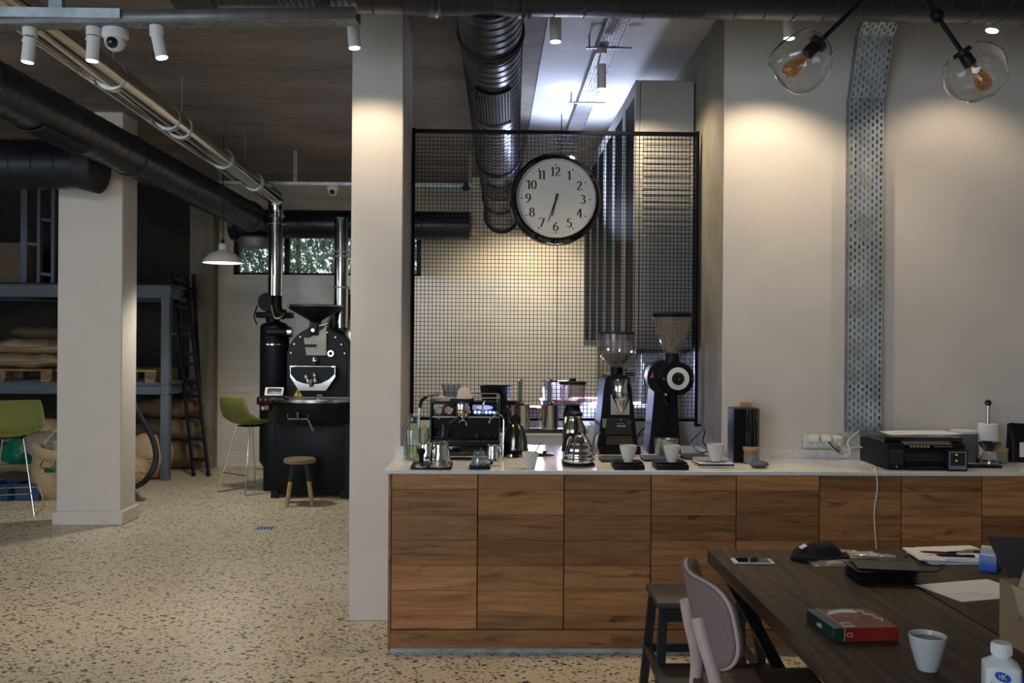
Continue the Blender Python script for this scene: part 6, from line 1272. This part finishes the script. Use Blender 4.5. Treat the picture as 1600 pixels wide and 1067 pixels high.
# coffee cup on table
b_ = T(1449, 1046); s = b_.y / FPX; t, r, h = cup('pale grey cup of milky coffee on the table beside the flat box', 0, 0, 57, 54, 'cup', 'coffee_cup', None, b_, False, mat('grey_glaze', (.52, .52, .54), .25, var=.03)); MB().lathe([(0, h * .88), (r * .88, h * .88)], 40).build('coffee', mat('milky_coffee', (.26, .18, .12), .3, var=.1), t); MB().lathe([(r * .945, h - .001), (r * .975, h + .0015), (r * 1.0, h - .001)], 40).build('rim', porc, t)
# drink bottle
zt_b = .93; c = FL(1565, 1004, zt_b); t = thing('drink_bottle', 'white plastic drink bottle with blue oval logo at lower right', 'bottle', (c.x, c.y, TZ + .0006), -.35); w_ = .072
def bb(u, v):
    a = 2 * PI * v; z = u * .150; e = .35 if u < .88 else .35 + (u - .88) / .12 * .65; k = 1 if u < .88 else 1 - .5 * ((u - .88) / .12) ** 1.2; c_, s_ = math.cos(a), math.sin(a); k *= min(1, .86 + u * 3); return Vector((w_ / 2 * k * math.copysign(abs(c_) ** e, c_), w_ / 2 * k * math.copysign(abs(s_) ** e, s_), z))
plw = mat('white_plastic', (.74, .76, .77), .35, var=.02); m = MB().grid(bb, 26, 48, cv=True); m.cyl((0, 0, .148), (0, 0, .154), w_ * .24, n=32); m.build('bottle_body', plw, t, ang=50); m = MB().lathe([(0, .180), (.0185, .180), (.0205, .177), (.0205, .156), (.019, .153), (0, .153)], 40)
for k in range(30): a_ = 2 * PI * k / 30; m.cyl((.0205 * math.cos(a_), .0205 * math.sin(a_), .157), (.0205 * math.cos(a_), .0205 * math.sin(a_), .175), .0008, n=5)
m.build('bottle_cap', plw, t)
fy = -w_ / 2 - .0006; blue = mat('logo_blue', (.012, .09, .50), .4); m = MB().cyl((0, fy - .0006, 0), (0, fy + .001, 0), 1, n=40); m.v = [Vector((v.x * .0155 - .003, v.y, v.z * .0098 + .117 - v.x * .0035)) for v in m.v]; m.build('blue_oval', blue, t)
m = MB(); add_text(m, 'K', .017, lambda x, y, z: (-.001 + x, fy - .001 - z, .117 + y)); add_text(m, '3', .010, lambda x, y, z: (-.0095 + x, fy - .001 - z, .118 + y)); m.build('letter', white, t)
m = MB(); m.tube([(-.026, fy, .106), (-.021, fy, .098), (-.015, fy, .102), (-.008, fy, .097), (-.004, fy, .089), (-.001, fy, .098), (.006, fy, .099), (.010, fy, .094)], .0006, 5, 4); m.tube([(.018 + .0075 * math.cos(a_), fy, .088 + .0075 * math.sin(a_)) for a_ in [2 * PI * k / 16 for k in range(16)]], .0006, 5, closed=True); add_text(m, 'P', .009, lambda x, y, z: (.018 + x, fy - z * .3, .088 + y)); m.build('script_lettering', ink, t)
MB().box((w_ / 2 - .0005, -w_ * .36, .01), (w_ / 2 + .0008, w_ * .36, .118)).build('blue_side_print', mat('side_blue', (.04, .16, .55), .4, var=.3, vs=30), t); MB().box((.012, fy - .0003, .01), (w_ / 2 * .86, fy + .001, .065)).build('pale_blue_print', mat('pale_blue', (.35, .55, .72), .4), t)

# ------------------------------------------------------------------ chair
C = Vector((.86, 2.84, 0)); t = thing('dining_chair', 'pale wood chair with padded mauve backrest pushed to the table', 'chair', C); mauve = mat('mauve_fabric', (.21, .155, .145), .9, var=.12, vs=60, bmp=.15); pl = mat('pinkish_ply', (.50, .39, .37), .5, var=.1, vs=4, scale=(6, 6, 1))
def back(u, v, off=0.0):
    y = (u - .5) * 2; zz = (v - .5) * 2; hw, hh = .235, .135; rr = 3.2; k = (abs(y) ** rr + abs(zz) ** rr) ** (1 / rr); m_ = max(abs(y), abs(zz)); f = m_ / k if k > 1e-6 else 1; y *= f; zz *= f
    Y = y * hw; Z = .735 + zz * hh + .035 * abs(y) ** 2.0 - .012; X = -.135 - .062 * (1 - y * y) - (Z - .6) * .20 + off; return Vector((X, Y, Z))
o = MB().grid(lambda u, v: back(u, v, .012), 24, 18).build('backrest_pad', mauve, t, ang=60); md = o.modifiers.new('pad', 'SOLIDIFY'); md.thickness = .022; md.offset = 0
o = MB().grid(lambda u, v: back(u, v, -.004), 24, 18).build('backrest_shell', mauve, t, ang=60); md = o.modifiers.new('ply', 'SOLIDIFY'); md.thickness = .012; md.offset = 0
m = MB(); e = [back(u, 0) for u in [k / 20 for k in range(21)]] + [back(1, k / 14) for k in range(1, 15)] + [back(1 - k / 20, 1) for k in range(1, 21)] + [back(0, 1 - k / 14) for k in range(1, 14)]; m.tube([p + Vector((.004, 0, 0)) for p in e], .0065, 8, closed=True); m.build('piping', pl, t)
for sy in (-1, 1):
    m = MB().tube([(-.236, sy * .085, .745), (-.222, sy * .10, .68), (-.19, sy * .135, .55), (-.19, sy * .165, .40), (-.215, sy * .19, .0)], .021, 14, 5); m.build('rear_leg', pl, t); m = MB().tube([(.19, sy * .19, .43), (.205, sy * .20, .0)], (.019, .013), 12); m.build('front_leg', pl, t)
m = MB()
def seat(u, v): x = -.2 + .41 * u; y = (v - .5) * .43 * (.88 + .12 * u); return Vector((x, y, .475 + .012 * (2 * v - 1) ** 2))
o = MB().grid(seat, 14, 14).build('seat', mat('dark_leather', (.045, .030, .025), .45), t); md = o.modifiers.new('pad', 'SOLIDIFY'); md.thickness = .03; md.offset = -1
m = MB().box((-.18, -.17, .42), (.19, .17, .445), .005); m.build('seat_frame', pl, t)

# ------------------------------------------------------------------ step stool
t = thing('step_stool', 'black stained wooden step stool standing against the oak cabinets', 'step stool', (.685, 3.62, 0)); ds = mat('black_stain', (.010, .010, .013), .5, var=.2, vs=4)
MB().box((0, .14, .475), (.44, .44, .50), .004).build('seat', mat('worn_dark_wood', (.030, .026, .022), .5, var=.35, vs=5, scale=(2, 12, 1)), t)
MB().box((-.03, -.13, .235), (.47, .13, .258), .004).build('step', ds, t)
for sx in (0, 1):
    x0 = .03 + sx * .38; e = (-1 if sx == 0 else 1)
    MB().bar((x0, .17, .475), (x0 + e * .035, .10, 0), .035, .03).build('leg', ds, t); MB().bar((x0, .41, .475), (x0 + e * .035, .47, 0), .035, .03).build('leg', ds, t); MB().bar((x0 + e * .02, -.09, .235), (x0 + e * .035, -.11, 0), .035, .03).build('leg', ds, t)
    MB().bar((x0 + e * .022, -.10, .22), (x0 + e * .022, .44, .22), .022, .035).build('side_rail', ds, t)
MB().box((.02, .145, .42), (.42, .165, .475)).build('apron', ds, t); MB().box((.01, .43, .2), (.44, .45, .235)).build('rear_rail', ds, t); MB().box((.0, -.115, .19), (.45, -.10, .235)).build('step_apron', ds, t)
